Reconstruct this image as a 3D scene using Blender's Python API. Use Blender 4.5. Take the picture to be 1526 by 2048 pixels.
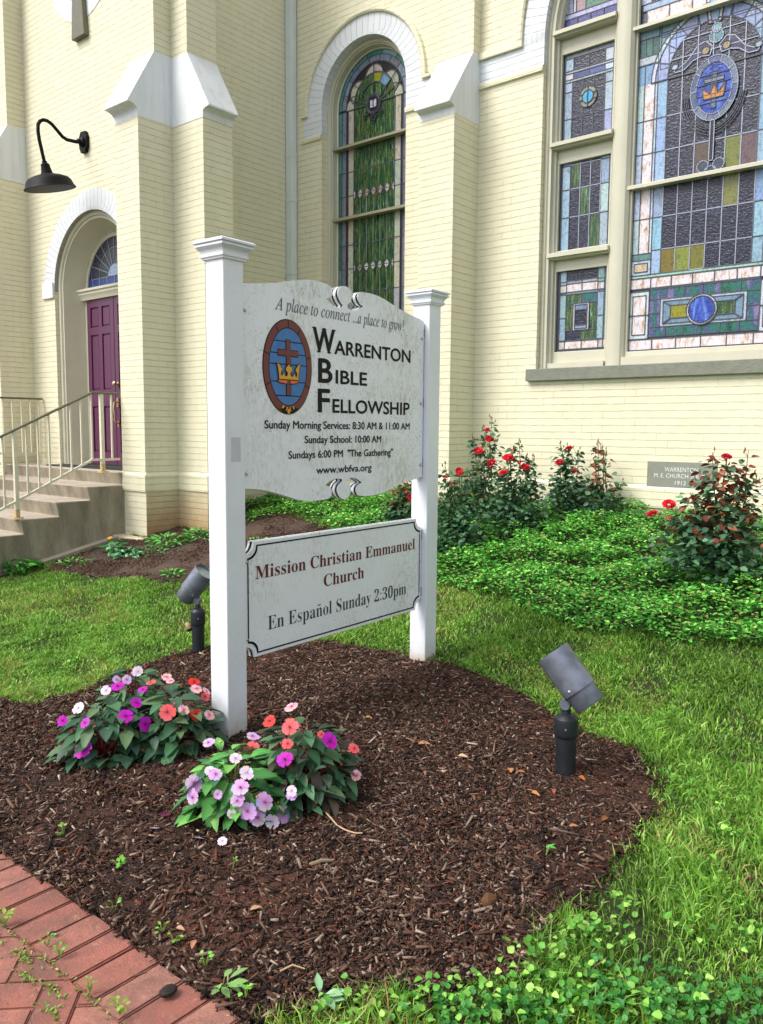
import bpy, bmesh, math, random, json
import numpy as np
from mathutils import Vector, Matrix, Euler
rng = np.random.default_rng(7); random.seed(7)
for o in list(bpy.data.objects): bpy.data.objects.remove(o)
sc = bpy.context.scene; COL = sc.collection
PI = math.pi; R_ = math.radians
# ------------------------------------------------------------------ camera
YAW, PITCH, ROLL, F = 0.6950423533, 0.1017184284, 0.0078731314, 1624.125193
CAM = np.array([0.0, 0.0, 1.6])
fw = np.array([-math.sin(YAW)*math.cos(PITCH), math.cos(YAW)*math.cos(PITCH), -math.sin(PITCH)])
r0 = np.array([math.cos(YAW), math.sin(YAW), 0.0]); u0 = np.cross(r0, fw)
rt = math.cos(ROLL)*r0 + math.sin(ROLL)*u0; up = -math.sin(ROLL)*r0 + math.cos(ROLL)*u0
cd = bpy.data.cameras.new('camera'); cam = bpy.data.objects.new('camera', cd); COL.objects.link(cam)
cam.matrix_world = Matrix(((rt[0], up[0], -fw[0], CAM[0]), (rt[1], up[1], -fw[1], CAM[1]), (rt[2], up[2], -fw[2], CAM[2]), (0, 0, 0, 1)))
cd.sensor_fit = 'VERTICAL'; cd.sensor_height = 24.0; cd.lens = 24.0*F/2048; cd.clip_start = .05; cd.clip_end = 1000
sc.camera = cam
# ------------------------------------------------------------------ sky, sun, exposure
SUN_EL, SUN_AZ = R_(50), (-0.46, -0.89)         # bright part of an overcast sky, in front of the church
w = bpy.data.worlds.new('World'); sc.world = w; w.use_nodes = True
nt = w.node_tree; nt.nodes.clear()
sky = nt.nodes.new('ShaderNodeTexSky'); sky.sky_type = 'NISHITA'; sky.sun_disc = False
sky.sun_elevation = SUN_EL; sky.sun_rotation = math.atan2(SUN_AZ[0], SUN_AZ[1]); sky.air_density = 1.0; sky.dust_density = 3.0; sky.ozone_density = 1.0
hs = nt.nodes.new('ShaderNodeHueSaturation'); hs.inputs['Saturation'].default_value = 0.42
bg = nt.nodes.new('ShaderNodeBackground'); bg.inputs['Strength'].default_value = 0.15
ow = nt.nodes.new('ShaderNodeOutputWorld')
nt.links.new(sky.outputs[0], hs.inputs['Color']); nt.links.new(hs.outputs[0], bg.inputs[0]); nt.links.new(bg.outputs[0], ow.inputs[0])
sl = bpy.data.lights.new('sun', 'SUN'); sl.energy = 1.45; sl.angle = R_(26); sl.color = (1.0, 0.965, 0.91)
so = bpy.data.objects.new('sun', sl); COL.objects.link(so)
sdir = Vector((SUN_AZ[0]*math.cos(SUN_EL), SUN_AZ[1]*math.cos(SUN_EL), math.sin(SUN_EL))).normalized()
so.rotation_euler = sdir.to_track_quat('Z', 'Y').to_euler(); so.location = (-4, -6, 12)
sc.view_settings.view_transform = 'Standard'; sc.view_settings.look = 'None'; sc.view_settings.exposure = 0.80; sc.view_settings.gamma = 1.0
# ------------------------------------------------------------------ reading positions off the photograph's geometry (world metres)
def ray(x, y): return fw*F + rt*(x-763) - up*(y-1024)
def onY(x, y, Y): d = ray(x, y); return CAM + d*((Y-CAM[1])/d[1])
def onX(x, y, X): d = ray(x, y); return CAM + d*((X-CAM[0])/d[0])
SX0, SY0, SD, SYAW = -3.0489520237, 2.4934638070, 1.6993457074, 0.0374572131
SAX = np.array([math.cos(SYAW), math.sin(SYAW), 0]); SAY = np.array([-math.sin(SYAW), math.cos(SYAW), 0])
SBASE = np.array([SX0, SY0, 0]) - .036*SAX
def onS(x, y):
    d = ray(x, y); t = ((SBASE-CAM)@SAX)/(d@SAX); P = CAM+d*t; return ((P-SBASE)@SAY, P[2])
def sstep(a, b, x): t = np.clip((x-a)/(b-a), 0, 1); return t*t*(3-2*t)
def terr(x, y):
    x = np.asarray(x, float); y = np.asarray(y, float)
    ys = np.interp(x, [-6.5, -3.5], [3.6, 4.25]); t = np.minimum((y-ys)/(7.4-ys), 1.05)
    k = .5*(t+np.sqrt(t*t+.006))
    z = .04*sstep(1.25, 2.1, y) + .75*k
    z = z + .04*np.exp(-(((x+2.7)/1.3)**2+((y-2.9)/1.1)**2)) - .035*np.exp(-(((x+1.35)/.35)**2+((y-1.75)/.3)**2))
    return z + .006*np.sin(3.1*x+1)*np.sin(2.7*y) * (y > 1.4)
def onG(x, y):
    d = ray(x, y); d = d/np.linalg.norm(d); lo, hi = .6, 30.0
    ts = np.linspace(.8, 25, 900); P = CAM+ts[:, None]*d; s = P[:, 2]-terr(P[:, 0], P[:, 1]); i = np.argmax(s < 0)
    lo, hi = ts[max(i-1, 0)], ts[i]
    for _ in range(30):
        m = (lo+hi)/2; p = CAM+m*d
        if p[2] > terr(p[0], p[1]): lo = m
        else: hi = m
    return CAM+lo*d
# ------------------------------------------------------------------ materials
def lin(h):
    h = h.lstrip('#'); v = [int(h[i:i+2], 16)/255 for i in (0, 2, 4)]
    return tuple((c/12.92 if c <= .04045 else ((c+.055)/1.055)**2.4) for c in v) + (1.0,)
class NT:
    def __init__(s, name):
        s.m = bpy.data.materials.new(name); s.m.use_nodes = True; s.t = s.m.node_tree; s.b = s.t.nodes['Principled BSDF']; s.out = s.t.nodes['Material Output']
    def n(s, typ, **kw):
        x = s.t.nodes.new(typ)
        for k, v in kw.items(): setattr(x, k, v)
        return x
    def l(s, a, b): s.t.links.new(a, b)
    def noise(s, vec, scale, detail=4, rough=.55, dist=0):
        x = s.n('ShaderNodeTexNoise'); x.inputs['Scale'].default_value = scale; x.inputs['Detail'].default_value = detail; x.inputs['Roughness'].default_value = rough; x.inputs['Distortion'].default_value = dist
        if vec is not None: s.l(vec, x.inputs['Vector'])
        return x
    def ramp(s, fac, stops):
        x = s.n('ShaderNodeValToRGB'); e = x.color_ramp.elements
        while len(e) < len(stops): e.new(.5)
        for q, (p, c) in zip(e, stops): q.position = p; q.color = c if len(c) == 4 else tuple(c)+(1,)
        s.l(fac, x.inputs[0]); return x
    def mix(s, fac, a, b, mode='MIX'):
        x = s.n('ShaderNodeMix', data_type='RGBA', blend_type=mode)
        for src, idx in ((fac, 0), (a, 6), (b, 7)):
            if isinstance(src, (int, float)): x.inputs[idx].default_value = src
            elif isinstance(src, tuple): x.inputs[idx].default_value = src
            else: s.l(src, x.inputs[idx])
        return x.outputs[2]
    def math(s, op, a, b=0.0):
        x = s.n('ShaderNodeMath', operation=op)
        for src, i in ((a, 0), (b, 1)):
            if isinstance(src, (int, float)): x.inputs[i].default_value = src
            else: s.l(src, x.inputs[i])
        return x.outputs[0]
    def bump(s, h, dist, strength=1.0, normal=None):
        x = s.n('ShaderNodeBump'); x.inputs['Distance'].default_value = dist; x.inputs['Strength'].default_value = strength
        s.l(h, x.inputs['Height'])
        if normal is not None: s.l(normal, x.inputs['Normal'])
        return x.outputs[0]
    def scaled(s, vec, sc3):
        x = s.n('ShaderNodeMapping'); x.inputs['Scale'].default_value = sc3; s.l(vec, x.inputs['Vector']); return x.outputs[0]
    def obj(s): return s.n('ShaderNodeTexCoord').outputs['Object']
def simple(name, col, rough=.5, metal=0.0, var=.12, vscale=18, bump=.0, bscale=120, spec=.5):
    k = NT(name); c = lin(col); o = k.obj(); n = k.noise(o, vscale)
    d = tuple(x*(1-var) for x in c[:3])+(1,); h = tuple(min(1, x*(1+var)) for x in c[:3])+(1,)
    k.l(k.ramp(n.outputs[0], [(.3, d), (.7, h)]).outputs[0], k.b.inputs['Base Color'])
    k.b.inputs['Roughness'].default_value = rough; k.b.inputs['Metallic'].default_value = metal; k.b.inputs['Specular IOR Level'].default_value = spec
    if bump: k.l(k.bump(k.noise(o, bscale).outputs[0], bump), k.b.inputs['Normal'])
    return k.m
def brick_mat(name, c_main, c_alt, c_mort, stain=None):
    k = NT(name); uv = k.n('ShaderNodeUVMap'); uv.uv_map = 'brick'; o = k.obj()
    nz = k.noise(uv.outputs[0], 5.5, 2); sub = k.n('ShaderNodeVectorMath', operation='SUBTRACT'); k.l(nz.outputs['Color'], sub.inputs[0]); sub.inputs[1].default_value = (.5, .5, .5)
    mul = k.n('ShaderNodeVectorMath', operation='SCALE'); k.l(sub.outputs[0], mul.inputs[0]); mul.inputs['Scale'].default_value = .011
    add = k.n('ShaderNodeVectorMath', operation='ADD'); k.l(uv.outputs[0], add.inputs[0]); k.l(mul.outputs[0], add.inputs[1])
    b = k.n('ShaderNodeTexBrick'); k.l(add.outputs[0], b.inputs['Vector'])
    b.inputs['Scale'].default_value = 1; b.inputs['Brick Width'].default_value = .216; b.inputs['Row Height'].default_value = .0688
    b.inputs['Mortar Size'].default_value = .0034; b.inputs['Mortar Smooth'].default_value = .35; b.inputs['Bias'].default_value = 0
    b.inputs['Color1'].default_value = lin(c_main); b.inputs['Color2'].default_value = lin(c_alt); b.inputs['Mortar'].default_value = lin(c_main)
    b.offset = .5
    b2 = k.n('ShaderNodeTexBrick'); k.l(add.outputs[0], b2.inputs['Vector'])
    for q_, v_ in (('Scale', 1), ('Brick Width', 500.0), ('Row Height', .0688), ('Mortar Size', .0040), ('Mortar Smooth', .3)): b2.inputs[q_].default_value = v_
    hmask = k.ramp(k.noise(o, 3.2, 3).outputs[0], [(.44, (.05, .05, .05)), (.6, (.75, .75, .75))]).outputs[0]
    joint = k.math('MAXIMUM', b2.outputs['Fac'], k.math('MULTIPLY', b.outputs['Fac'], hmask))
    big = k.noise(o, 1.3, 5); fine = k.noise(o, 90, 3); mid = k.noise(o, 9, 4)
    col = k.mix(k.math('MULTIPLY', k.ramp(big.outputs[0], [(.35, (0, 0, 0)), (.72, (1, 1, 1))]).outputs[0], .22), b.outputs['Color'], tuple(x*.80 for x in lin(c_main)[:3])+(1,))
    # joint shade and dirt put into the colour, missing where paint bridges them
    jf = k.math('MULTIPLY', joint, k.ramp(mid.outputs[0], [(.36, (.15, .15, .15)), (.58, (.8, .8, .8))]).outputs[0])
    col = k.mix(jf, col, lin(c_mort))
    sp = k.ramp(k.noise(o, 55, 2).outputs[0], [(.70, (0, 0, 0)), (.76, (.35, .35, .35))])
    col = k.mix(sp.outputs[0], col, tuple(x*.6 for x in lin(c_main)[:3])+(1,))
    stq = k.noise(k.scaled(o, (5, 5, .35)), 1.6, 5, .65)
    col = k.mix(k.math('MULTIPLY', k.ramp(stq.outputs[0], [(.52, (0, 0, 0)), (.74, (1, 1, 1))]).outputs[0], .16), col, tuple(x*.6 for x in lin(c_alt)[:3])+(1,))
    if stain:
        sepn = k.n('ShaderNodeSeparateXYZ'); g = k.n('ShaderNodeNewGeometry'); k.l(g.outputs['Position'], sepn.inputs[0])
        sf = k.math('ADD', sepn.outputs[2], k.math('MULTIPLY', k.math('SUBTRACT', mid.outputs[0], .5), .35))
        rp = k.ramp(sf, [(.42, (.95, .95, .95)), (.86, (.25, .25, .25)), (.92, (0, 0, 0))])
        col = k.mix(rp.outputs[0], col, lin(stain))
    k.l(col, k.b.inputs['Base Color']); k.b.inputs['Roughness'].default_value = .55; k.b.inputs['Specular IOR Level'].default_value = .35
    h = k.math('ADD', k.math('MULTIPLY', k.math('SUBTRACT', 1.0, joint), 1.0), k.math('MULTIPLY', mid.outputs[0], .55))
    h = k.math('ADD', h, k.math('MULTIPLY', fine.outputs[0], .22))
    k.l(k.bump(h, .009, .75), k.b.inputs['Normal'])
    return k.m
M = {}
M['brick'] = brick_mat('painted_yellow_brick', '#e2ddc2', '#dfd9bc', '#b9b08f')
M['brick_stain'] = brick_mat('mud_stained_brick', '#dad3b6', '#d2caaa', '#93865f', stain='#a8875c')
M['wbrick'] = brick_mat('painted_white_brick', '#dcdfe3', '#d6dade', '#a9aeb4')
def stone_mat():
    k = NT('white_painted_stone'); o = k.obj(); v = k.noise(k.scaled(o, (7, 7, .7)), 2.0, 5, .65); f = k.noise(o, 48, 4, .7); n = k.noise(o, 4, 4)
    c = k.mix(k.math('MULTIPLY', k.ramp(v.outputs[0], [(.48, (0, 0, 0)), (.72, (1, 1, 1))]).outputs[0], .35), lin('#e0e3e5'), lin('#b4b6b2'))
    c = k.mix(k.math('MULTIPLY', k.ramp(f.outputs[0], [(.62, (0, 0, 0)), (.72, (1, 1, 1))]).outputs[0], .45), c, lin('#9da09c'))
    k.l(c, k.b.inputs['Base Color']); k.b.inputs['Roughness'].default_value = .65
    k.l(k.bump(k.math('ADD', k.math('MULTIPLY', f.outputs[0], .35), n.outputs[0]), .008, .9), k.b.inputs['Normal']); return k.m
M['stone_white'] = stone_mat()
M['trim'] = simple('cream_paint', '#bfbca8', .4, var=.05, vscale=4)
M['trim_dark'] = simple('olive_paint', '#8d8b74', .4, var=.06, vscale=4)
M['sill'] = simple('grey_painted_sill', '#77796c', .6, var=.12, vscale=14, bump=.004, bscale=50)
M['plaque'] = simple('grey_green_plaque', '#85867a', .6, var=.08, vscale=14)
M['keystone'] = simple('grey_olive_stone', '#6b6857', .6, var=.1)
M['downspout'] = simple('pale_grey_metal', '#d3dbdb', .35, var=.04, vscale=3)
M['purple'] = simple('purple_door_paint', '#58284a', .36, var=.05, vscale=5)
M['brass'] = simple('worn_brass', '#b9a27e', .3, 1.0, var=.1)
M['lead'] = simple('lead_came', '#4a4d57', .5, .3, var=.15, vscale=60)
M['leadlight'] = simple('solder_came', '#8c92a2', .4, .4, var=.15, vscale=60)
M['black'] = simple('black_enamel', '#0b0c0f', .55, var=.1, spec=.15)
M['shadein'] = simple('white_enamel', '#c9cbc9', .4, var=.03)
M['dark'] = simple('dark_interior', '#0b0b0d', .8)
def vinyl_mat():
    k = NT('white_vinyl'); o = k.obj(); g = k.n('ShaderNodeNewGeometry'); sp = k.n('ShaderNodeSeparateXYZ'); k.l(g.outputs['Position'], sp.inputs[0]); n = k.noise(o, 14, 5, .65); f = k.noise(o, 60, 3, .7); b = k.noise(o, 3, 4)
    zf = k.math('ADD', sp.outputs[2], k.math('MULTIPLY', k.math('SUBTRACT', n.outputs[0], .5), -.16))
    c = k.mix(k.ramp(b.outputs[0], [(.35, (0, 0, 0)), (.75, (.5, .5, .5))]).outputs[0], lin('#e6ebf2'), lin('#d9dcdc'))
    c = k.mix(k.ramp(zf, [(.06, (.75, .75, .75)), (.13, (.28, .28, .28)), (.24, (0, 0, 0))]).outputs[0], c, lin('#a78e72'))
    c = k.mix(k.math('MULTIPLY', k.ramp(f.outputs[0], [(.66, (0, 0, 0)), (.72, (1, 1, 1))]).outputs[0], .5), c, lin('#8f9192'))
    k.l(c, k.b.inputs['Base Color']); k.b.inputs['Roughness'].default_value = .32; return k.m
M['vinyl'] = vinyl_mat()
M['sticker'] = simple('faded_grey_label', '#c6c8d2', .5, var=.05)
M['ink'] = simple('black_vinyl_letters', '#07090b', .5, var=.1, spec=.2)
M['inkgrey'] = simple('dark_grey_letters', '#2c343c', .4, var=.1)
M['maroon'] = simple('maroon_letters', '#66101a', .4, var=.1)
M['maroon2'] = simple('maroon_glass_paint', '#6a0e18', .35, var=.08)
M['blue'] = simple('blue_glass_paint', '#2271b6', .35, var=.08)
M['gold'] = simple('gold_paint', '#dca01c', .35, var=.08)
M['orange'] = simple('orange_paint', '#e2632a', .35, var=.05)
M['footing'] = simple('stained_cream_footing', '#c9bfa2', .7, var=.25, vscale=8, bump=.01, bscale=30)
M['rail'] = simple('cream_painted_iron', '#d9d3bb', .4, var=.08, vscale=30)
M['railtop'] = simple('dark_olive_handrail', '#57573f', .35, var=.12, vscale=20)
M['rust'] = simple('rusty_cream_iron', '#c2a878', .6, var=.3, vscale=40)
M['bronze'] = simple('weathered_black_metal', '#2c3036', .42, .4, var=.25, vscale=14, bump=.0006, bscale=200)
M['bronze_lt'] = simple('faded_grey_metal', '#6a707c', .42, .35, var=.38, vscale=12, bump=.0006, bscale=200)
M['lens'] = simple('dusty_lens', '#8a9694', .25, var=.3, vscale=25)
M['screw'] = simple('steel_screw', '#b9bcc0', .3, .9)
M['tan'] = simple('tan_plastic', '#94865a', .45, var=.12)
M['matblack'] = simple('black_rubber', '#17191c', .7)
def sign_mat(name, base, grime):
    k = NT(name); o = k.obj(); n1 = k.noise(o, 2.4, 5, .65); n2 = k.noise(k.scaled(o, (1, 22, 7)), 3.0, 5, .7); n3 = k.noise(o, 70, 4, .7)
    n4 = k.noise(o, 2.0, 4, .6)
    f = k.math('MULTIPLY', k.ramp(n1.outputs[0], [(.46, (0, 0, 0)), (.66, (1, 1, 1))]).outputs[0], k.ramp(n2.outputs[0], [(.42, (0, 0, 0)), (.62, (1, 1, 1))]).outputs[0])
    sp = k.math('MULTIPLY', k.ramp(n3.outputs[0], [(.56, (0, 0, 0)), (.68, (1, 1, 1))]).outputs[0], k.ramp(n4.outputs[0], [(.42, (0, 0, 0)), (.62, (1, 1, 1))]).outputs[0])
    c = k.mix(k.math('MULTIPLY', f, grime), lin(base), lin('#8f8a52'))
    c = k.mix(k.math('MULTIPLY', sp, .7), c, lin('#575c54'))
    k.l(c, k.b.inputs['Base Color']); k.b.inputs['Roughness'].default_value = .4
    return k.m
M['sign'] = sign_mat('algae_streaked_white_board', '#f0f4fa', .62)
M['sign2'] = sign_mat('dirty_white_board', '#eef2f6', .32)
def concrete_mat():
    k = NT('stained_concrete'); o = k.obj(); n = k.noise(o, 3.0, 6, .65); f = k.noise(o, 60, 4, .7); v = k.noise(k.scaled(o, (2.5, 2.5, .7)), 2.0, 5, .6)
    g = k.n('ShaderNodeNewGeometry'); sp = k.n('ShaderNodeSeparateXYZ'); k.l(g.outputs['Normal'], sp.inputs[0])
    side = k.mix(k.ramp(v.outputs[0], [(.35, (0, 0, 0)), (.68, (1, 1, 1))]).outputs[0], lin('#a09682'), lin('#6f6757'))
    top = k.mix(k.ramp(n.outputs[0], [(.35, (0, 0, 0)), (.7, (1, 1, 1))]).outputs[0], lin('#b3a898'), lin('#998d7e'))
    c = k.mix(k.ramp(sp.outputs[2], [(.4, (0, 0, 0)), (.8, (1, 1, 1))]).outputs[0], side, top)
    c = k.mix(k.math('MULTIPLY', k.ramp(f.outputs[0], [(.5, (0, 0, 0)), (.7, (1, 1, 1))]).outputs[0], .45), c, lin('#5d5547'))
    k.l(c, k.b.inputs['Base Color']); k.b.inputs['Roughness'].default_value = .85
    k.l(k.bump(k.math('ADD', k.math('MULTIPLY', n.outputs[0], .7), k.math('MULTIPLY', f.outputs[0], .35)), .012, .8), k.b.inputs['Normal'])
    return k.m
M['concrete'] = concrete_mat()
def paver_mat():
    k = NT('red_clay_paver'); o = k.obj(); a = k.n('ShaderNodeVertexColor'); a.layer_name = 'tint'; n = k.noise(o, 6, 6, .7); f = k.noise(o, 140, 5, .75); m = k.noise(o, 28, 5, .7)
    c = k.mix(k.ramp(n.outputs[0], [(.40, (0, 0, 0)), (.66, (.9, .9, .9))]).outputs[0], a.outputs[0], lin('#755248'))
    c = k.mix(k.math('MULTIPLY', k.ramp(f.outputs[0], [(.52, (0, 0, 0)), (.7, (1, 1, 1))]).outputs[0], .5), c, lin('#6b3c30'))
    c = k.mix(k.math('MULTIPLY', k.ramp(m.outputs[0], [(.58, (0, 0, 0)), (.75, (1, 1, 1))]).outputs[0], .35), c, lin('#d8a894'))
    k.l(c, k.b.inputs['Base Color']); k.b.inputs['Roughness'].default_value = .82
    k.l(k.bump(k.math('ADD', f.outputs[0], k.math('MULTIPLY', m.outputs[0], .8)), .005, .9), k.b.inputs['Normal']); return k.m
M['paver'] = paver_mat()
def soil_mat(name, a, b, c3):
    k = NT(name); o = k.obj(); n = k.noise(o, 2.2, 5, .6); f = k.noise(o, 45, 6, .75); g = k.noise(o, 170, 4, .7)
    c = k.mix(k.ramp(n.outputs[0], [(.44, (0, 0, 0)), (.66, (1, 1, 1))]).outputs[0], lin(a), lin(b))
    c = k.mix(k.math('MULTIPLY', k.ramp(g.outputs[0], [(.55, (0, 0, 0)), (.72, (1, 1, 1))]).outputs[0], .5), c, lin(c3))
    k.l(c, k.b.inputs['Base Color']); k.b.inputs['Roughness'].default_value = .95
    k.l(k.bump(k.math('ADD', f.outputs[0], k.math('MULTIPLY', g.outputs[0], .5)), .03, 1.0), k.b.inputs['Normal']); return k.m
M['soil'] = soil_mat('dark_garden_soil', '#40281d', '#6e412e', '#86695a')
M['lawnsoil'] = soil_mat('lawn_soil', '#3a4420', '#464a26', '#5c5a32')
M['soil2'] = soil_mat('dry_mulch_soil', '#54433a', '#655042', '#8a7664')
def tint_mat(name, rough=.5, transl=0.0, spec=.3, nscale=0, nvar=.25, bump=0):
    k = NT(name); a = k.n('ShaderNodeVertexColor'); a.layer_name = 'tint'; c = a.outputs[0]; o = k.obj()
    if nscale:
        n = k.noise(o, nscale, 4, .6); c = k.mix(k.math('MULTIPLY', n.outputs[0], nvar*2), c, tuple([.02, .02, .02, 1]))
        if bump: k.l(k.bump(n.outputs[0], bump), k.b.inputs['Normal'])
    k.l(c, k.b.inputs['Base Color']); k.b.inputs['Roughness'].default_value = rough; k.b.inputs['Specular IOR Level'].default_value = spec
    if transl:
        t = k.n('ShaderNodeBsdfTranslucent'); k.l(c, t.inputs['Color']); mx = k.n('ShaderNodeMixShader'); mx.inputs[0].default_value = transl
        k.l(k.b.outputs[0], mx.inputs[1]); k.l(t.outputs[0], mx.inputs[2]); k.l(mx.outputs[0], k.out.inputs[0])
    return k.m
M['grass'] = tint_mat('grass_blade', .45, .3, .35)
M['leaf'] = tint_mat('green_leaf', .48, .2, .35)
M['leafdull'] = tint_mat('satin_leaf', .45, .15, .35)
M['petal'] = tint_mat('flower_petal', .5, .25, .25)
M['chip'] = tint_mat('bark_chip', .85, 0, .2, 60, .3, .002)
M['stem'] = tint_mat('plant_stem', .6, 0, .3)
M['deadleaf'] = tint_mat('dry_leaf', .7, .1, .2, 60, .25)
M['pebble'] = tint_mat('pebble', .75, 0, .3, 90, .3, .002)
def glass_mat(name, cols, sc3, bump, rough, nscale=3.0, bscale=30.0, tint=False):
    k = NT(name); o = k.obj(); v = k.scaled(o, sc3); n = k.noise(v, nscale, 5, .6, .6)
    c = k.ramp(n.outputs[0], [(p, lin(h)) for p, h in cols]).outputs[0]
    if tint:
        a = k.n('ShaderNodeVertexColor'); a.layer_name = 'tint'; c = k.mix(.62, a.outputs[0], k.mix(1.0, a.outputs[0], c, 'MULTIPLY'))
    k.l(c, k.b.inputs['Base Color']); k.b.inputs['Roughness'].default_value = rough; k.b.inputs['Specular IOR Level'].default_value = .4
    k.l(k.bump(k.noise(k.scaled(o, (1, 1, 1.6)), bscale, 3, .6).outputs[0], bump, 1.0), k.b.inputs['Normal']); return k.m
M['g_tint'] = glass_mat('opalescent_glass', [(.3, '#5d606a'), (.48, '#ffffff'), (.6, '#b9b4bc'), (.72, '#8d8890')], (10, 10, 5), .003, .25, tint=True)
M['g_streak'] = glass_mat('streaky_opal_glass', [(.3, '#93705e'), (.42, '#c4b0a6'), (.55, '#d6d2da'), (.72, '#a9a0b4')], (9, 9, 3.5), .004, .2)
M['g_dark'] = glass_mat('dark_rippled_glass', [(.3, '#0a0b16'), (.46, '#17192a'), (.56, '#272a40'), (.66, '#444a68'), (.78, '#6a7090')], (9, 9, 20), .006, .16, 5, 34)
M['g_green'] = glass_mat('green_streaky_glass', [(.30, '#060d0a'), (.40, '#122a1c'), (.46, '#2a5a3c'), (.52, '#13291b'), (.57, '#6f7c34'), (.61, '#1d402e'), (.66, '#5e9a86'), (.74, '#a8c6c2')], (20, 20, 2.2), .004, .16, 2.6)
M['g_teal'] = glass_mat('teal_purple_glass', [(.3, '#0f3d33'), (.45, '#1d6a55'), (.55, '#31466b'), (.7, '#7d6f97')], (7, 7, 3), .004, .16, 2.0)
M['g_blue'] = glass_mat('cobalt_glass', [(.3, '#111f5c'), (.5, '#2a47a8'), (.7, '#6a8ad0')], (5, 5, 1.4), .004, .15, 3.0)
# ------------------------------------------------------------------ mesh helpers
ORG = {}
def tag(o, label=None, cat=None, group=None, kind=None):
    for k_, v in (('label', label), ('category', cat), ('group', group), ('kind', kind)):
        if v: o[k_] = v
    return o
def thing(name, loc, label, cat, group=None):
    o = bpy.data.objects.new(name, None); o.empty_display_size = .1; COL.objects.link(o); o.location = loc; ORG[o.name] = Vector(loc)
    return tag(o, label, cat, group)
def link(name, me, mats, parent=None, smooth=False):
    for m in (mats if isinstance(mats, (list, tuple)) else [mats]): me.materials.append(m)
    o = bpy.data.objects.new(name, me); COL.objects.link(o)
    if parent is not None:
        og = ORG[parent.name]; me.transform(Matrix.Translation(-og)); o.parent = parent; ORG[o.name] = og
    if smooth: me.polygons.foreach_set('use_smooth', [True]*len(me.polygons))
    me.update(); return o
def brick_uv(me):
    uvl = me.uv_layers.new(name='brick')
    for p in me.polygons:
        n = p.normal
        for li in p.loop_indices:
            v = me.vertices[me.loops[li].vertex_index].co
            if abs(n.z) > .75: uv = (v.x, v.y)
            elif abs(n.x) > abs(n.y): uv = (v.y+.05, v.z)
            else: uv = (v.x, v.z)
            uvl.data[li].uv = uv
def big_mesh(name, V, Fc, tint=None):
    me = bpy.data.meshes.new(name); V = np.asarray(V, np.float32).reshape(-1, 3); Fc = np.asarray(Fc, np.int32); k = Fc.shape[1]
    me.vertices.add(len(V)); me.vertices.foreach_set('co', V.ravel())
    me.loops.add(Fc.size); me.loops.foreach_set('vertex_index', Fc.ravel())
    me.polygons.add(len(Fc)); me.polygons.foreach_set('loop_start', np.arange(0, Fc.size, k, dtype=np.int32)); me.polygons.foreach_set('loop_total', np.full(len(Fc), k, np.int32))
    if tint is not None:
        t = np.asarray(tint, np.float32)
        if t.shape[1] == 3: t = np.c_[t, np.ones(len(t), np.float32)]
        a = me.attributes.new('tint', 'FLOAT_COLOR', 'POINT'); a.data.foreach_set('color', t.ravel())
    me.update(calc_edges=True); me.validate(); return me
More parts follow.
